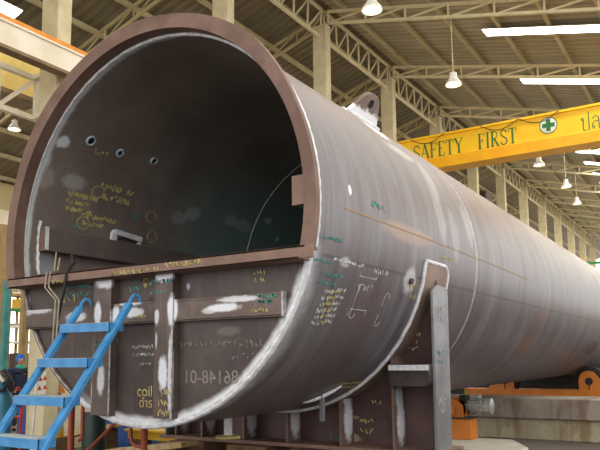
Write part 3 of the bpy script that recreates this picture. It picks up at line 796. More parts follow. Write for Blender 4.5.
for x_ in (-1.66, -1.23, -.585, .04, .74, 1.37):
    zt = ZC-math.sqrt((R+.02)**2-x_*x_)
    rb = MB().box((x_-.014, 2.34, ZB), (x_+.014, YW, zt-.004)).build('rib', M['rib'], saddle)
MB().box((-1.9, 2.30, ZB-.04), (1.9, 2.95, ZB)).build('base_plate', M['flange'], saddle)
# trunnion plate between the outer rib and the post
gp = []
x0, x1, z0, z1 = 1.355, 1.815, 1.305, 1.535
gp = [(x0, z1), (x1, z1), (x1, z0+.07)]+[(x1-.07+.07*math.cos(a), z0+.07-.07*math.sin(a)) for a in [rad(20*i) for i in range(1, 5)]]+[(x0+.05-.05*math.sin(a), z0+.05-.05*math.cos(a)) for a in [rad(22*i) for i in range(0, 5)]]
MB().prism([(a_, 2.27, b_) for a_, b_ in gp], (0, .34, 0)).build('gusset_box', M['gusset'], saddle, bevel=.012)
MB().box((x0+.01, 2.262, z1-.06), (x1-.01, 2.268, z1-.005)).build('primer_coat', M['primer'], saddle)

# ---- chalk writing on the vessel
def map_out(t0, y0, r_=R+.002): return lambda a, b, o: cylp(t0+b/R, y0+a, r_+o)
def map_in(t0, y0, r_=1.772): return lambda a, b, o: cylp(t0-b/1.775, y0+a, r_-o)
def map_plane(x0, y0, z0): return lambda a, b, o: (x0+a, y0-o, z0+b)
def scribble(mapf, w, h, rows, mat, parent, seed, lw=.009, rot=0.0, dens=1.0):
    rnd = random.Random(seed); mb = MB(); lh = h/rows
    cr_, sr_ = math.cos(rot), math.sin(rot)
    mf = lambda a, b, o: mapf(a*cr_-b*sr_, a*sr_+b*cr_, o)
    first = None
    for r_ in range(rows):
        mb = MB(); x = 0; zb = h-(r_+1)*lh+lh*.2; ch = lh*.62
        while x < w*(1 if r_ == 0 else rnd.uniform(.7, 1)):
            cw = ch*rnd.uniform(.45, .85)
            if rnd.random() < .13: x += cw*.7; continue
            for _ in range(rnd.choice((1, 1, 2))):
                k_ = rnd.randint(3, 5)
                pts = [(x+cw*rnd.random()*.9, zb+ch*rnd.random()) for _ in range(k_)]
                pts.sort(key=lambda p: p[0] + rnd.uniform(-.3, .3)*cw)
                ribbon(mb, pts, lw, mf, .002)
            x += cw*1.15
        o = mb.build('chalk_mark' if first is None else 'chalk_row', mat, parent if first is None else first)
        if first is None: first = o
    return first
def ink(px, py, px2, h, rows, mat, where, seed, lw=.009, rot=0.0):
    """writing that starts at photo pixel (px,py) (its lower left corner) and runs to about px2"""
    if where == 'out':
        t, y = at_cyl(px, py); t2, y2 = at_cyl(px2, py+(px2-px)*.35); return scribble(map_out(t, y), y2-y, h, rows, mat, V, seed, lw, rot)
    if where == 'in':
        t, y = at_cyl(px, py, 1.772, True); t2, y2 = at_cyl(px2, py+(px2-px)*.2, 1.772, True); return scribble(map_in(t, y), y2-y, h, rows, mat, V, seed, lw, rot)
    yp_ = where; a = at(px, py, 1, yp_); b = at(px2, py, 1, yp_)
    return scribble(map_plane(a[0], yp_-.001, a[2]), b[0]-a[0], h, rows, mat, V, seed, lw*1.1, rot)
cy, ct_, cw_, cg = M['chalk_y'], M['chalk_t'], M['chalk_w'], M['chalk_g']
# inside, left wall
ink(64, 212, 92, .26, 3, cy, 'in', 1, .025); ink(96, 200, 131, .24, 2, cy, 'in', 2, .025); ink(80, 226, 112, .17, 2, cy, 'in', 3, .022)
ink(148, 226, 174, .26, 2, M['chalk_g'], 'in', 4, .014); ink(146, 244, 176, .26, 2, M['chalk_g'], 'in', 5, .014)
ink(60, 136, 76, .22, 2, M['chalk_g'], 'in', 6, .012); ink(55, 172, 80, .2, 2, M['chalk_g'], 'in', 7, .012)
ink(92, 155, 104, .12, 1, cy, 'in', 8, .012); ink(112, 165, 126, .12, 1, M['chalk_g'], 'in', 9, .012)
ink(128, 220, 138, .12, 1, ct_, 'in', 10, .014); ink(70, 229, 82, .1, 1, ct_, 'in', 11, .014)
ink(138, 258, 160, .2, 2, ct_, 'in', 12, .014); ink(52, 256, 62, .3, 3, ct_, 'in', 13, .012)
for (px_, py_) in ((98, 192), (151, 217), (152, 237), (83, 223)):          # rings drawn round numbers
    t, y = at_cyl(px_, py_, 1.772, True); mf = map_in(t, y); mb = MB()
    ribbon(mb, [(.085*math.cos(2*pi*i/18), .07*math.sin(2*pi*i/18)) for i in range(19)], .012, mf, .002); mb.build('chalk_ring', cy, V)
# on the flange edge
ink(112, 278, 156, .075, 1, cy, -.046, 21, .009); ink(165, 270, 198, .075, 1, cy, -.046, 22, .009); ink(46, 286, 66, .07, 1, cy, -.046, 23, .008)
# on the plate and stiffeners
ink(60, 300, 92, .16, 2, ct_, .134, 31, .01); ink(56, 306, 76, .12, 1, cy, .134, 32, .01)
ink(128, 296, 140, .2, 2, ct_, .134, 33, .01); ink(143, 290, 153, .14, 2, cy, .134, 34, .01); ink(150, 296, 172, .16, 2, ct_, .049, 35, .01)
ink(136, 320, 146, .05, 1, cy, .069, 36, .008); ink(257, 305, 276, .09, 2, ct_, .069, 37, .012); ink(252, 314, 268, .06, 1, cy, .069, 38, .008)
ink(254, 284, 266, .12, 2, cy, .134, 39, .008); ink(158, 418, 170, .26, 3, cy, .049, 40, .01)
ink(131, 350, 152, .05, 1, cw_, .134, 41, .008); ink(132, 357, 156, .04, 1, cw_, .134, 42, .007); ink(140, 366, 150, .035, 1, cw_, .134, 43, .007)
ink(110, 345, 118, .07, 1, ct_, .134, 44, .012); ink(92, 350, 100, .1, 1, ct_, .049, 45, .01)
ink(222, 350, 262, .10, 1, cg, .134, 46, .007); ink(232, 362, 254, .09, 1, cg, .134, 47, .007); ink(180, 348, 222, .06, 1, cg, .134, 48, .006)
# legible marks
def text_mark(txt, mapf, size, mat, mirror=False, name='chalk_text', lab=None):
    cu = bpy.data.curves.new('t', 'FONT'); cu.body = txt; cu.size = size; cu.extrude = 0
    ob = bpy.data.objects.new('t', cu); COL.objects.link(ob)
    dg = bpy.context.evaluated_depsgraph_get(); me = bpy.data.meshes.new_from_object(ob.evaluated_get(dg))
    wmax = max((v.co.x for v in me.vertices), default=0)
    mb = MB(); vs = [mapf((wmax-v.co.x) if mirror else v.co.x, v.co.y, .002) for v in me.vertices]
    mb.add(vs, [tuple(p.vertices) for p in me.polygons])
    bpy.data.objects.remove(ob); bpy.data.curves.remove(cu); bpy.data.meshes.remove(me)
    o = mb.build(name, mat, V)
    if lab: tag(o, lab)
    return o
a = at(137, 396, 1, .134); text_mark('coil', map_plane(a[0], .133, a[2]), .135, cy, lab='yellow chalk word coil')
a = at(139, 407, 1, .134); text_mark('\u0e14\u0e33\u0e23', map_plane(a[0], .133, a[2]), .11, cy, lab='yellow chalk Thai word')
a = at(186, 383, 1, .134); text_mark('86148-01', map_plane(a[0], .133, a[2]), .155, M['chalk_g'], True, lab='mirrored plate number')
# outside
ink(312, 262, 332, .05, 1, ct_, 'out', 51, .006); ink(316, 285, 338, .13, 2, ct_, 'out', 52, .007); ink(322, 240, 342, .06, 1, ct_, 'out', 53, .008)
ink(372, 210, 386, .12, 1, ct_, 'out', 54, .012)
for j, m_ in enumerate((cw_, cy, cw_)):                                      # grid of small stencilled figures
    ink(309+j*7, 326-j*1, 316+j*7, .34, 6, m_, 'out', 60+j, .011)
ink(355, 294, 368, .13, 1, cw_, 'out', 64, .008); ink(372, 276, 386, .10, 1, cw_, 'out', 65, .008)
t, y = at_cyl(345, 322)
for (px_, py_, hh) in ((350, 318, .32), (375, 326, .34)):
    t, y = at_cyl(px_, py_); mb = MB(); ribbon(mb, [(.045*math.cos(a), (.045*math.sin(a) if a < pi else .045*math.sin(a))+(hh-.045 if a <= pi else .045)) for a in [2*pi*i/20 for i in range(21)]], .007, map_out(t, y), .002); mb.build('chalk_outline', cw_, V)
t, y = at_cyl(360, 276)
mb = MB(); ribbon(mb, [(0, 0), (.32, 0)], .006, map_out(t, y), .002); ribbon(mb, [(0, .03), (0, -.36)], .006, map_out(t, y), .002); ribbon(mb, [(.32, .03), (.32, -.34)], .006, map_out(t, y), .002); ribbon(mb, [(0, -.30), (.32, -.30)], .006, map_out(t, y), .002); mb.build('chalk_outline', cw_, V)
ink(333, 390, 346, .16, 2, cy, 'out', 66, .011); ink(333, 262, 362, .05, 1, cw_, 'out', 67, .012)
ink(405, 300, 414, .2, 2, cy, 'out', 68, .008); ink(440, 258, 452, .04, 1, cy, 'out', 69, .01)
t, y = at_cyl(345, 208); mb = MB(); ribbon(mb, [(0, 0), (2.0, .003), (4.4, -.012), (6.0, -.04)], .008, map_out(t, y), .002)
tag(mb.build('chalk_line', M['chalk_o'], V), 'long orange chalk line')
# saddle web scribbles
def ink_web(px, py, w, h, rows, mat, seed):
    a = at(px, py, 1, YW); scribble(map_plane(a[0], YW-.002, a[2]), w, h, rows, mat, saddle, seed, .01)
ink_web(360, 436, .16, .22, 2, cy, 81); ink_web(352, 420, .1, .06, 1, cy, 82); ink_web(330, 442, .1, .14, 1, ct_, 83); ink_web(372, 406, .12, .08, 1, cy, 84); ink_web(408, 352, .14, .22, 3, cy, 85); ink_web(412, 338, .1, .12, 1, ct_, 86)

for (zz, sd_) in ((1.95, 91), (1.5, 92), (1.0, 93)):
    scribble(lambda a_, b_, o_: (1.846+o_, 2.42+a_, zz+b_), .2, .2, 2, M['chalk_w'] if sd_ != 92 else M['chalk_t'], saddle, sd_, .007)

# wire hooks and hose on the flange
for (px_, zt) in ((56.5, 252), (60, 258)):
    a = at(px_, zt, 1, .05); b = at(px_-1, 300, 1, -.07)
    h = MB().tube([tuple(a), (a[0], .03, ZF1+.04), (a[0], -.055, ZF1+.02), (a[0]-.01, -.06, ZF0-.03), tuple(b), tuple(at(px_-4, 345, 1, -.09))], .008, 6).build('wire_hook', M['wire'])
    tag(h, ('thin pale wire hanging over the flange, left of the black hose' if px_ < 58 else 'shorter pale wire over the flange, next to the black hose'), 'wire')
a = at(72, 252, 1, .06)
h = MB().tube([tuple(at(72, 254, 1, .10)), (a[0], .08, ZF1+.1), tuple(at(70, 268, 1, .02)), tuple(at(66, 276, 1, -.06)), tuple(at(64, 290, 1, -.065)), tuple(at(61, 304, 1, -.02)), tuple(at(58, 320, 1, -.03))], .014, 8).build('hose', M['cable'])
tag(h, 'black hose draped over the flange above the ladder', 'hose')

# ------------------------------------------------------------------ ladder
LD = thing('step_ladder', (-.37, -1.4, 0), 'worn sky-blue steel step ladder leaning on the vessel mouth', 'ladder')
def rail_pt(x, z): return (x, -.07-.73*(2.06-z), z)
XLR, XRR = -.67, -.03
for x_ in (XLR, XRR):
    r_ = MB().bar(rail_pt(x_, 0.0), rail_pt(x_, 2.10), .048, .07, (1, 0, 0)).build('side_rail', M['blue'], LD, bevel=.008)
    p = Vector(rail_pt(x_, 2.09))
    MB().tube([p+Vector((0, .0, -.03)), p+Vector((0, .02, .05)), p+Vector((.0, .06, .09)), p+Vector((.02, .10, .08)), p+Vector((.02, .12, .035))], .016, 8).build('hook', M['blue'], r_)
for i, z_ in enumerate((1.93, 1.63, 1.33, 1.03, .73, .43, .13)):
    p = rail_pt(0, z_)
    st = MB().box((XLR+.03, p[1]-.11, z_-.012), (XRR+.0, p[1]+.05, z_)).build('step', M['tread'], LD)
    MB().box((XLR+.02, p[1]-.115, z_-.075), (XRR+.01, p[1]-.10, z_-.004)).box((XRR-.002, p[1]-.11, z_-.075), (XRR+.01, p[1]+.05, z_-.004)).build('front_lip', M['blue'], st)

# ------------------------------------------------------------------ under and behind the vessel
for i, (x_, lab) in enumerate(((-1.35, 'dark timber sleeper stack under the left end of the saddle'), (-.45, 'dark timber sleeper stack under the saddle, left of its middle'), (.45, 'dark timber sleeper stack under the saddle, right of its middle'), (1.4, 'dark timber sleeper stack under the saddle below the grey post'))):
    s_ = thing('sleeper_stack', (x_, 2.62, 0), lab, 'sleepers', 'timber sleepers under the saddle')
    for j in range(3): MB().box((x_-.28, 2.2, .004+j*.204), (x_+.28, 3.05, .004+j*.204+.2)).build('sleeper', M['wood_d'], s_, bevel=.01)
# concrete courses carrying the far rotator
CB0 = thing('concrete_course', (1.5, 9.9, 0), 'lower stained concrete block course standing on the floor, beneath the orange frame', 'concrete block')
MB().box((-3.2, 9.55, 0), (6.2, 10.7, .40)).build('block', M['conc2'], CB0, bevel=.015)
CB1 = thing('concrete_course', (1.5, 9.9, .40), 'upper grey concrete block course resting on the lower one, below the orange frame', 'concrete block')
MB().box((-3.2, 9.47, .405), (6.2, 10.6, .79)).build('block', M['conc'], CB1, bevel=.015)
rt = thing('roller_stand', (0, 15.5, 0), 'long orange roller stand under the far part of the vessel with a black roller', 'roller stand')
MB().box((-2.3, 15.3, .44), (2.6, 15.75, .705)).build('frame', M['orange'], rt, bevel=.01)
for x_ in (-2.1, 2.3): MB().box((x_-.2, 15.2, 0), (x_+.2, 15.85, .44)).build('foot', M['orange'], rt)
for sx in (-1, 1):
    cx_, cz_ = sx*1.12, .93
    wy = 15.46
    for yy in (15.33, 15.62):
        pl_ = [(cx_+sx*.5, yy, .70), (cx_-sx*.26, yy, .70), (cx_-sx*.26, yy, .93)]+[(cx_-sx*.26*math.cos(a_), yy, .95+.26*math.sin(a_)) for a_ in [rad(15*i) for i in range(1, 9)]]
        MB().prism(pl_, (0, .03, 0)).build('cheek_plate', M['orange'], rt)
    rr_ = math.hypot(cx_, ZC-cz_)-R-.004
    ro = MB().lathe((cx_, 15.49, cz_), [(rr_-.02, -.1), (rr_, -.09), (rr_, .09), (rr_-.02, .1)], 32, 'y').build('roller', M['rubber'], rt)
    MB().lathe((cx_, 15.315, cz_), [(.10, 0), (.10, .02)], 20, 'y').box((cx_-.012, 15.312, cz_-.3), (cx_+.012, 15.328, cz_)).build('hub', M['dark'], ro)
# second, farther stand so that the vessel is carried at its far end
rt2 = copy_tree(rt); rt2.location.y = 26.5
tag(rt2, 'orange roller stand farthest away, under the hidden end of the vessel', 'roller stand')
stk = thing('shade_stack', (1.0, 18.5, 0), 'dark layered pile added to stand in for the shade behind the orange roller stand', 'shade stand-in')
for j in range(5): MB().box((-4.5+.1*(j % 2), 17.4, j*.20), (5.2-.12*(j % 3), 19.6, j*.20+.195)).build('plate', M['dark'], stk, bevel=.01)  # dark layers added to fill the shaded gap under the vessel
# drive unit on its pale slab
SL = MB(); prof_ = [(-1.6, 7.2), (.95, 7.2)]
SLt = thing('concrete_slab', (0, 7.8, 0), 'low pale concrete slab with a rounded corner under the orange drive unit', 'slab')
pts = [(-2.2, 6.9, 0), (1.05, 6.9, 0)]+[(1.05+.35*math.sin(a_), 7.25-.35*math.cos(a_), 0) for a_ in [rad(18*i) for i in range(1, 6)]]+[(1.4, 7.6, 0), (.9, 8.55, 0), (-2.2, 8.55, 0)]
MB().prism(pts, (0, 0, .10)).build('slab_top', M['slab'], SLt, bevel=.03)
du = thing('drive_unit', (-.1, 8.2, .10), 'orange gearbox stand with silver electric motor on the pale slab', 'drive unit')
gx0, gx1 = at(451, 430, 1, 8.1)[0], at(474, 430, 1, 8.1)[0]
gz = at(462, 418, 1, 8.1)[2]
MB().box((gx0-.2, 8.1, .10), (gx1-.06, 8.5, gz-.02)).build('pedestal', M['orange'], du, bevel=.01)
MB().box((gx0-.22, 8.08, gz-.02), (gx1-.04, 8.52, gz)).build('top_plate', M['brown'], du)
bx = gx0+.02
MB().prism([(bx-.3, 8.22, gz), (bx+.18, 8.22, gz), (bx+.18, 8.22, gz+.22), (bx-.02, 8.22, gz+.36), (bx-.3, 8.22, gz+.36)], (0, .03, 0)).build('cheek_plate', M['orange'], du)
MB().prism([(bx-.3, 8.45, gz), (bx+.18, 8.45, gz), (bx+.18, 8.45, gz+.22), (bx-.02, 8.45, gz+.36), (bx-.3, 8.45, gz+.36)], (0, .03, 0)).build('cheek_plate', M['orange'], du)
MB().lathe((bx-.1, 8.15, gz+.14), [(.12, 0), (.13, .02), (.13, .07)], 24, 'y').build('bearing_cover', M['orange'], du)
mc = at(480, 406, 1, 8.55); mx0 = at(467, 406, 1, 8.55)[0]; mx1 = at(493, 406, 1, 8.55)[0]
mz = mc[2]; mr = .135
mo = MB().lathe((mx0, 8.55, mz), [(.11, 0), (.11, .06), (mr, .07), (mr, .30), (mr-.01, .31), (mr-.01, .34), (mr+.01, .35), (mr+.01, mx1-mx0-.02), (.10, mx1-mx0)], 32, 'x').build('motor_body', M['motor'], du)
for j in range(14):
    a_ = 2*pi*j/14
    MB().bar((mx0+.09, 8.55+math.cos(a_)*(mr+.008), mz+math.sin(a_)*(mr+.008)), (mx0+.29, 8.55+math.cos(a_)*(mr+.008), mz+math.sin(a_)*(mr+.008)), .01, .025, (0, math.cos(a_), math.sin(a_))).build('cooling_fin', M['motor'], mo)
MB().box((mx0+.1, 8.5, mz+mr), (mx0+.27, 8.62, mz+mr+.08)).build('terminal_box', M['motor'], du, bevel=.01)
MB().box((mx0-.12, 8.45, mz-.16), (mx0+.02, 8.68, mz+.2)).build('gear_case', M['dark'], du, bevel=.015)
MB().lathe((mx0-.02, 8.55, mz+.2), [(.03, 0), (.03, .08), (.02, .1)], 12).build('brass_fitting', M['chalk_y'], du)
MB().box((mx0-.1, 8.5, .10), (mx0+.0, 8.62, mz-.1)).build('motor_foot', M['brown'], du)

# junction box and green sheet beyond the vessel
a = at(485, 196, 0, XC); bz = a[2]
jb = thing('wall_box', (XC+.02, a[1], bz-.5), 'brown rectangular box beside the column just below the yellow crane', 'box')
MB().box((XC-.3, a[1]-.5, bz-.45), (XC+.2, a[1]+.5, bz+.2)).build('box_body', M['brown'], jb)
MB().box((XC-.2, a[1]-.505, bz-.35), (XC+.1, a[1]-.5, bz+.1)).build('door_panel', M['dark'], jb)
MB().bar((XC-.2, a[1]-.45, bz-.1), (XC-.2, Y0+4*PITCH-.15 if a[1] < Y0+4*PITCH else Y0+4*PITCH+.15, bz-.1), .1, .1).build('mounting_arm', M['truss'], jb)
a = at(592, 266, 0, -4.6); a[1] = min(a[1], 60); CYY = a[1]
gs = thing('green_canopy', (a[0], CYY, 0), 'small green canopy far off, above the far right of the vessel', 'canopy')
gz_ = a[2]
MB().prism([(a[0]-1.4, CYY-1, gz_), (a[0]+2.4, CYY-1, gz_), (a[0]+2.4, CYY+1, gz_+.35), (a[0]-1.4, CYY+1, gz_+.35)], (0, 0, .12)).build('canopy_sheet', M['greenroof'], gs)
for dx_ in (-.7, 1.7): MB().bar((a[0]+dx_, CYY+.9, 0), (a[0]+dx_, CYY+.9, gz_+.33), .1, .1).build('post', M['truss'], gs)

# ------------------------------------------------------------------ left side clutter
def P_(px, py, dep): return at_depth(px, py, dep)
# gas cylinder
g = P_(2, 400, 8.4); gx, gy = g[0], g[1]
gc = thing('gas_cylinder', (gx, gy, 0), 'blue gas cylinder standing at the left edge, beside the ladder', 'gas cylinder')
MB().lathe((gx, gy, 0), [(.11, 0), (.125, .02), (.125, 1.10), (.12, 1.18), (.09, 1.27), (.045, 1.32), (.04, 1.36)], 28).build('bottle', M['gas'], gc)
MB().lathe((gx, gy, 1.36), [(.022, 0), (.022, .06), (.03, .06), (.03, .1)], 12).build('valve', M['dark'], gc)
cp = thing('cloth_bundle', (gx, gy, 1.30), 'dark bundle of gloves and hose draped over the blue gas cylinder', 'bundle')
rnd = random.Random(3)
MB().tube([(gx-.16, gy, 1.30), (gx-.05, gy-.06, 1.44), (gx+.05, gy-.04, 1.46), (gx+.15, gy, 1.34), (gx+.17, gy+.02, 1.24)], [.03, .06, .07, .055, .03], 10).build('glove', M['dark'], cp)
MB().tube([(gx+.1+.13*math.cos(2*pi*i/16), gy-.1, 1.36+.1*math.sin(2*pi*i/16)) for i in range(16)], .02, 8, True).build('hose_coil', M['dark'], cp)
tag(MB().tube([(gx+.04, gy-.12, 1.40), (gx+.13, gy-.13, 1.42), (gx+.17, gy-.1, 1.37)], [.03, .035, .02], 8).build('pale_glove', M['shade'], cp), 'pale glove')
# teal post at the far left edge
p = at_depth(6.5, 300, 12.5)
tp = thing('pipe_post', (p[0], p[1], 0), 'slim teal-painted post at the left edge beside the rim', 'post')
MB().box((p[0]-.045, p[1]-.05, 0), (p[0]+.045, p[1]+.05, 3.1)).build('shaft', M['teal'], tp)
MB().box((p[0]-.09, p[1]-.09, 0), (p[0]+.09, p[1]+.09, .02)).build('foot_plate', M['teal'], tp)
p = at_depth(0, 300, 13.2)
kp = thing('khaki_post', (p[0], p[1], 0), 'broad khaki steel post at the extreme left, behind the teal post', 'post')
MB().box((p[0]-.2, p[1]-.1, 0), (p[0]+.07, p[1]+.1, 4.3)).build('shaft', M['khaki'], kp)
MB().box((p[0]-.26, p[1]-.16, 0), (p[0]+.13, p[1]+.16, .025)).build('foot_plate', M['khaki'], kp)
# cream cabinet with warning labels, right of the first column
cbx = thing('cabinet', (XC, Y0+.5, 0), 'cream cabinet with red warning triangles behind the ladder', 'cabinet')
MB().box((XC-.42, Y0+.22, 0), (XC+.02, Y0+1.15, 2.05)).build('body', M['cream'], cbx, bevel=.01)
MB().box((XC+.02, Y0+.25, .08), (XC+.035, Y0+.66, 2.0)).build('door', M['cream'], cbx)
MB().box((XC+.02, Y0+.69, .08), (XC+.035, Y0+1.12, 2.0)).build('door', M['cream'], cbx)
def tri(px, py, s_, parent, mat):
    a = at(px, py, 0, XC+.04)
    MB().prism([(XC+.037, a[1]-s_, a[2]-s_*.8), (XC+.037, a[1]+s_, a[2]-s_*.8), (XC+.037, a[1], a[2]+s_)], (.004, 0, 0)).build('warning_triangle', mat, parent)
a = at(41, 383, 0, XC+.04)
pw = MB().box((XC+.036, a[1]-.13, a[2]-.2), (XC+.04, a[1]+.11, a[2]+.2)).build('warning_sheet', M['white'], cbx)
M['warnred'] = simple('warning_red', (196, 70, 46), (180, 60, 40), 20, .7)
for (px_, py_) in ((45, 378), (40.5, 379), (45, 387), (39.5, 388)):
    a = at(px_, py_, 0, XC+.042); s_ = .045
    MB().prism([(XC+.041, a[1]-s_, a[2]-s_*.8), (XC+.041, a[1]+s_, a[2]-s_*.8), (XC+.041, a[1], a[2]+s_)], (.003, 0, 0)).build('warning_triangle', M['warnred'], pw)
tri(62, 389, .075, cbx, M['orange'])
# shelving and boxes seen through the gap left of the vessel
rk = thing('storage_rack', (-13.5, 8.5, 0), 'tall yellowish storage rack with green and white shelves, seen left of the vessel plate', 'rack')
p0 = at_depth(9, 330, 20.0); p1 = at_depth(25, 330, 20.0)
d = Vector(p1-p0); d.z = 0; L = d.length; d.normalize(); nrm = Vector((-d.y, d.x, 0))
def rkb(u0, u1, v0, v1, z0, z1):
    m = MB(); o = Vector((p0[0], p0[1], 0)); c = [o+d*u0+nrm*v0, o+d*u1+nrm*v0, o+d*u1+nrm*v1, o+d*u0+nrm*v1]
    return m.prism([(q_.x, q_.y, z0) for q_ in c], (0, 0, z1-z0))
rk['_b'] = (float(p0[0]), float(p0[1]), 0.0); rk.location = rk['_b']
for u_ in (-.06, L+.02, ):
    for v_ in (0, .55): rkb(u_, u_+.07, v_, v_+.07, 0, 3.9).build('upright', M['khaki'], rk)
for z_, m_ in ((.5, M['khaki']), (1.25, M['khaki']), (2.15, M['white']), (2.62, M['white']), (3.12, M['greenroof']), (3.55, M['khaki'])):
    rkb(-.06, L+.08, .02, .6, z_, z_+.07).build('shelf', m_, rk)
for j, (z_, hh, m_, lab) in enumerate(((3.62, .34, M['cream'], 'cream carton with dark lettering strokes on the top shelf of the rack'), (3.19, .28, M['yelbeam'], 'yellow carton on the green shelf of the rack'), (1.32, .55, M['brown'], 'brown bundle on a low shelf of the storage rack'))):
    bx_ = thing('carton', tuple(Vector(rk['_b'])+d*.1+Vector((0, 0, z_))), lab, 'carton', 'cartons on the storage rack')
    o = rkb(.03, L-.03, .05, .5, z_, z_+hh).build('carton_body', m_, bx_)
    if j == 0:
        mb = MB(); org = Vector((p0[0], p0[1], 0))
        mf = lambda a_, b_, o2: tuple(org+d*(.06+a_)+nrm*(.05-.002-o2)+Vector((0, 0, z_+.03+b_)))
        sc = scribble(mf, L-.14, .28, 2, M['brown'], bx_, 90, .018); sc.name = 'print_mark'
# khaki mullion post behind the worker
p = at_depth(22.5, 340, 18.0)
kp2 = thing('khaki_post', (p[0], p[1], 0), 'narrow khaki post just right of the storage rack, above the worker', 'post')
MB().box((p[0]-.06, p[1]-.06, 0), (p[0]+.06, p[1]+.06, 3.6)).build('shaft', M['khaki'], kp2)
MB().box((p[0]-.12, p[1]-.12, 0), (p[0]+.12, p[1]+.12, .02)).build('foot_plate', M['khaki'], kp2)

# ---- worker
pw_ = at_depth(20.5, 360, 16.2); wx, wy = pw_[0], pw_[1]
person = thing('person', (wx, wy, 0), 'person in a blue hood, green scarf and navy coat, standing side-on beyond the ladder', 'person')
def skin_obj(name, verts, edges, radii, mat, parent, sub=2):
    me = bpy.data.meshes.new(name); b = Vector(parent['_b'])
    me.from_pydata([tuple(v) for v in verts], edges, []); me.materials.append(mat)
    o = bpy.data.objects.new(name, me); COL.objects.link(o); o.parent = parent; o['_b'] = tuple(b)
    sk = o.modifiers.new('skin', 'SKIN'); sk.use_smooth_shade = True
    for i, r_ in enumerate(radii): me.skin_vertices[0].data[i].radius = r_ if isinstance(r_, tuple) else (r_, r_)
    me.skin_vertices[0].data[0].use_root = True
    o.modifiers.new('sub', 'SUBSURF').levels = sub; o.modifiers['sub'].render_levels = sub
    return o
f = Vector((.93, -.36, 0)); s = Vector((.36, .93, 0))            # facing right in the photo; s = its left side
def B(a, b, z): return tuple(f*a+s*b+Vector((0, 0, z)))
vb = [B(0,0,.95), B(.0,0,1.12), B(.02,0,1.32), B(.02,0,1.44), B(.03,0,1.52), B(.05,0,1.62), B(.05,0,1.70),
      B(.02,.19,1.40), B(.05,.24,1.14), B(.22,.20,.98), B(.30,.19,.95), B(.02,-.19,1.40), B(.05,-.24,1.14), B(.22,-.20,.98), B(.30,-.19,.95),
      B(0,.10,.88), B(.02,.11,.48), B(-.02,.11,.09), B(.13,.12,.04), B(0,-.10,.88), B(.03,-.11,.48), B(0,-.11,.09), B(.15,-.12,.04)]
ed = [(0,1),(1,2),(2,3),(3,4),(4,5),(5,6),(3,7),(7,8),(8,9),(9,10),(3,11),(11,12),(12,13),(13,14),(0,15),(15,16),(16,17),(17,18),(0,19),(19,20),(20,21),(21,22)]
rd_ = [(.15,.11),(.14,.10),(.14,.10),(.09,.08),.055,.085,.07,.05,.045,.045,.035,.05,.045,.045,.035,.10,.075,.05,.04,.10,.075,.05,.04]
skin_obj('body', vb, ed, rd_, M['skin'], person)
skin_obj('coat', [B(0,0,.62), B(0,0,.95), B(.0,0,1.14), B(.01,0,1.34), B(.01,0,1.45), B(.0,.2,1.41), B(.04,.25,1.14), B(.18,.21,1.0), B(.0,-.2,1.41), B(.04,-.25,1.14), B(.18,-.21,1.0)],
         [(0,1),(1,2),(2,3),(3,4),(4,5),(5,6),(6,7),(4,8),(8,9),(9,10)], [(.23,.19),(.22,.18),(.21,.17),(.24,.19),(.14,.12),.115,.095,.075,.115,.095,.075], M['navy'], person)
skin_obj('trousers', [B(0,0,.92), B(0,.10,.86), B(.02,.11,.48), B(-.01,.11,.10), B(0,-.10,.86), B(.03,-.11,.48), B(.01,-.11,.10)], [(0,1),(1,2),(2,3),(0,4),(4,5),(5,6)], [.15,.12,.095,.085,.12,.095,.085], M['navy'], person)
skin_obj('scarf', [B(.02,0,1.42), B(.03,0,1.50), B(.03,0,1.56)], [(0,1),(1,2)], [.13,.115,.105], M['scarf'], person)
skin_obj('hood', [B(-.01,0,1.57), B(-.02,0,1.65), B(.0,0,1.73), B(.05,0,1.755)], [(0,1),(1,2),(2,3)], [.105,.125,.11,.08], M['hood'], person)
for b_ in (.035, -.035): MB().lathe(tuple(Vector(B(.128, b_, 1.655))+Vector(person['_b'])), [(.002, -.012), (.012, 0), (.002, .012)], 10).build('eye', M['dark'], person)
MB().tube([Vector(B(.125,0,1.66))+Vector(person['_b']), Vector(B(.15,0,1.63))+Vector(person['_b']), Vector(B(.13,0,1.615))+Vector(person['_b'])], [.008,.016,.012], 8).build('nose', M['skin'], person)
MB().tube([Vector(B(.125,.03,1.585))+Vector(person['_b']), Vector(B(.137,0,1.584))+Vector(person['_b']), Vector(B(.125,-.03,1.585))+Vector(person['_b'])], .006, 6).build('mouth', M['warnred'], person)
for sg in (1, -1):
    for j in range(4):
        o0 = Vector(B(.30, sg*.195+(j-1.5)*.02, .95-.003*j)); L_ = (.075, .085, .08, .06)[j]
        MB().tube([o0+Vector(person['_b']), o0+f*L_*.55+Vector((0,0,-.012))+Vector(person['_b']), o0+f*L_*.8+Vector((0,0,-.045))+Vector(person['_b'])], [.011,.0095,.008], 6).build('finger', M['skin'], person)
    o0 = Vector(B(.26, sg*.165, .965)); MB().tube([o0+Vector(person['_b']), o0+f*.04-s*sg*.03+Vector(person['_b']), o0+f*.07-s*sg*.03+Vector((0,0,-.02))+Vector(person['_b'])], [.013,.011,.009], 6).build('thumb', M['skin'], person)
    MB().tube([Vector(B(-.07, sg*.11, .045))+Vector(person['_b']), Vector(B(.05, sg*.115, .05))+Vector(person['_b']), Vector(B(.19, sg*.12, .035))+Vector(person['_b'])], [.045,.05,.035], 10).build('shoe', M['dark'], person)

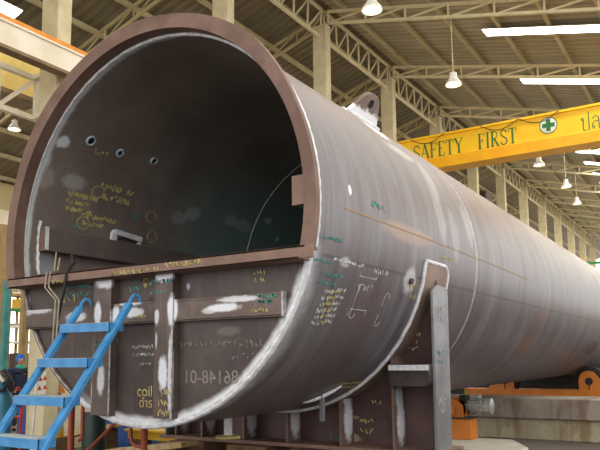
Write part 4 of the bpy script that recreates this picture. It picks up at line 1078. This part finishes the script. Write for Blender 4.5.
# ---- red trolley and blue drum behind the ladder
p = at_depth(15, 415, 11.0); tx, ty = p[0], p[1]
tr_ = thing('hand_trolley', (tx, ty, 0), 'red tubular hand trolley between the gas cylinder and the blue drum', 'trolley')
for dx_ in (-.16, .16):
    MB().tube([(tx+dx_, ty, .12), (tx+dx_, ty, 1.12), (tx+dx_, ty-.1, 1.2)], .025, 8).build('upright', M['red'], tr_)
    MB().lathe((tx+dx_-.03, ty+.08, .12), [(.1, 0), (.12, .01), (.12, .05), (.1, .06)], 20, 'x').build('wheel', M['rubber'], tr_)
for z_ in (.35, .72): MB().tube([(tx-.16, ty, z_), (tx+.16, ty, z_)], .022, 8).build('cross_tube', M['red'], tr_)
MB().box((tx-.2, ty-.25, .02), (tx+.2, ty, .05)).build('toe_plate', M['red'], tr_)
p = at_depth(25.5, 420, 12.5)
bd = thing('blue_drum', (p[0], p[1], 0), 'narrow bright blue drum standing behind the ladder beside the red trolley', 'drum')
MB().lathe((p[0], p[1], 0), [(.13, 0), (.14, .02), (.14, .3), (.15, .31), (.14, .32), (.14, .62), (.15, .63), (.14, .64), (.14, .86), (.13, .88)], 24).build('drum_body', M['bluebeam'], bd)
tag(MB().lathe((p[0], p[1], .88), [(.145, 0), (.145, .06), (.12, .08)], 24).build('lid', M['brown'], bd), 'brown lid')

# ---- bar frames, planks, beams below the mouth of the vessel
def at_y(px, py, y): return tuple(at(px, py, 1, y))
yb_ = .75
s1 = thing('pipe_stand', (at(72, 440, 1, yb_)[0], yb_, 0), 'rust-red pipe stand with a bent top bar, under the left edge of the vessel', 'stand')
a = Vector(at_y(72, 404, yb_)); b = Vector(at_y(83, 406, yb_))
MB().tube([(a.x, yb_, 0), (a.x, yb_, a.z), (a.x+.03, yb_, a.z+.05), (a.x+.09, yb_, a.z+.07)], .034, 10).build('post', M['redpipe'], s1)
MB().tube([(a.x+.05, yb_, a.z+.06), (b.x-.03, yb_, b.z+.06), (b.x, yb_, b.z), (b.x, yb_, at(83, 438, 1, yb_)[2]), (b.x-.05, yb_, at(83, 441, 1, yb_)[2])], .02, 8).build('bent_bar', M['redpipe'], s1)
MB().box((a.x-.15, yb_-.15, 0), (a.x+.15, yb_+.15, .02)).build('foot_plate', M['redpipe'], s1)
s2 = thing('brace_bar', tuple(at_y(88, 450, yb_+.2)), 'thin rust-red bar leaning diagonally up to the underside of the vessel', 'bar')
q0 = Vector(at_y(116, 422, yb_+.2)); q1 = Vector(at_y(88, 450, yb_+.2)); dd = (q1-q0)
MB().tube([q0, q0+dd*(q0.z/(-dd.z))], .018, 8).build('bar', M['redpipe'], s2)
s3 = thing('pipe_stand', (at(144, 440, 1, yb_)[0], yb_, 0), 'rust-red pipe stand with a U-bent side bar, under the middle of the end plate', 'stand')
a = Vector(at_y(144.5, 427, yb_)); b = Vector(at_y(131, 428, yb_)); c = Vector(at_y(136, 446, yb_))
MB().tube([(a.x, yb_, 0), (a.x, yb_, 1.0)], .034, 10).build('post', M['redpipe'], s3)
MB().tube([(b.x, yb_, .99), (b.x, yb_, c.z+.09), (b.x+.02, yb_, c.z+.03), (b.x+.07, yb_, c.z), (a.x, yb_, c.z-.01)], .018, 8).build('bent_bar', M['redpipe'], s3)
MB().box((a.x-.15, yb_-.15, 0), (a.x+.15, yb_+.15, .02)).build('foot_plate', M['redpipe'], s3)

# plank platform on trestles
def plank(px0, py0, px1, py1, y, th, wd, lab, mat='wood'):
    a = Vector(at_y(px0, py0, y)); b = Vector(at_y(px1, py1, y)); z_ = (a.z+b.z)/2
    o = thing('plank', (a.x, y, z_-th), lab, 'plank', 'loose planks below the vessel')
    MB().bar((a.x, y, a.z-th/2), (b.x, y, b.z-th/2), wd, th).build('board', M[mat], o)
    for t_ in (.12, .88):
        p_ = a.lerp(b, t_); MB().box((p_.x-.06, y-wd*.4, 0), (p_.x+.06, y+wd*.4, p_.z-th-.004)).build('trestle', M['wood_d'], o)
plank(44, 440, 118, 423, 2.9, .05, .34, 'long pale plank rising to the right below the left edge of the vessel')
plank(62, 433, 104, 425, 3.7, .06, .3, 'short pale plank just behind the long rising one')
plank(110, 449, 190, 441, 1.85, .06, .3, 'pale plank at the bottom of the picture, below the yellow beam')
# blue and yellow beams further in
a = Vector(at_y(92, 413, 4.6)); b = Vector(at_y(172, 424, 4.6))
be = thing('blue_beam', (a.x, 4.6, 0), 'deep blue steel beam lying behind the planks under the vessel', 'beam')
z_ = (a.z)
MB().box((a.x, 4.6, z_-.55), (b.x+1.2, 4.75, z_)).build('web_plate', M['bluebeam'], be)
MB().box((a.x, 4.5, z_-.02), (b.x+1.2, 4.85, z_+.02)).box((a.x, 4.5, z_-.57), (b.x+1.2, 4.85, z_-.53)).build('flange', M['bluebeam'], be)
for x_ in (a.x+.2, b.x+.9): MB().box((x_-.15, 4.5, 0), (x_+.15, 4.85, z_-.57)).build('support_block', M['wood_d'], be)
a = Vector(at_y(128, 429, 3.4)); b = Vector(at_y(176, 433, 3.4)); z0_ = at(150, 440, 1, 3.4)[2]
ye = thing('yellow_beam', (a.x, 3.4, 0), 'short yellow steel beam below the middle of the end plate', 'beam')
MB().box((a.x, 3.4, z0_), (b.x, 3.55, a.z)).build('web_plate', M['yelbeam'], ye)
MB().box((a.x, 3.32, a.z-.02), (b.x, 3.63, a.z+.01)).build('top_flange', M['yelbeam'], ye)
for x_ in (a.x+.2, b.x-.2): MB().box((x_-.12, 3.36, 0), (x_+.12, 3.6, z0_)).build('support_block', M['wood_d'], ye)
# dark green drum
p = at_depth(94, 428, 8.6)
dg_ = thing('green_drum', (p[0], p[1], 0), 'dark green drum under the left part of the vessel, beside the blue beam', 'drum')
zt_ = at_depth(94, 413, 8.6)[2]
MB().lathe((p[0], p[1], 0), [(.14, 0), (.15, .02), (.15, zt_*.5), (.16, zt_*.5+.01), (.15, zt_*.5+.02), (.15, zt_-.02), (.14, zt_)], 24).build('drum_body', M['dgreen'], dg_)
MB().lathe((p[0], p[1], zt_), [(.13, 0), (.13, .01), (.04, .012)], 24).build('lid', M['dark'], dg_)
# slender white pole and yellow tin
a = at_depth(33, 428, 9.5); b = at_depth(38, 372, 9.5)
pole = thing('pole', (a[0], a[1], 0), 'slim pale pole leaning behind the ladder in front of the cream cabinet', 'pole')
va = Vector(a); vb_ = Vector(b); dd = va-vb_
MB().tube([vb_, vb_+dd*(vb_.z/(-dd.z))], .015, 8).build('shaft', M['white'], pole)
p = at_depth(58, 431, 9.3); zz_ = p[2]
yt = thing('paint_tin', (p[0], p[1], 0), 'small yellow tin on a stand behind the ladder', 'tin')
MB().lathe((p[0], p[1], zz_-.08), [(.07, 0), (.075, .01), (.075, .15), (.07, .16)], 20).build('tin_body', M['yelbeam'], yt)
MB().box((p[0]-.12, p[1]-.12, 0), (p[0]+.12, p[1]+.12, zz_-.08)).build('stand', M['wood_d'], yt)

# ------------------------------------------------------------------ light
wld = bpy.data.worlds.new('world'); S.world = wld; wld.use_nodes = True
bg = wld.node_tree.nodes['Background']; bg.inputs[0].default_value = (1.0, .975, .93, 1); bg.inputs[1].default_value = 1.5

S.view_settings.view_transform = 'Standard'; S.view_settings.look = 'None'
S.view_settings.exposure = 0.65; S.view_settings.gamma = 1.0; S.view_settings.use_curve_mapping = False

# drop the helper property
for o in bpy.data.objects:
    if '_b' in o: del o['_b']
    if 'used' in o: del o['used']
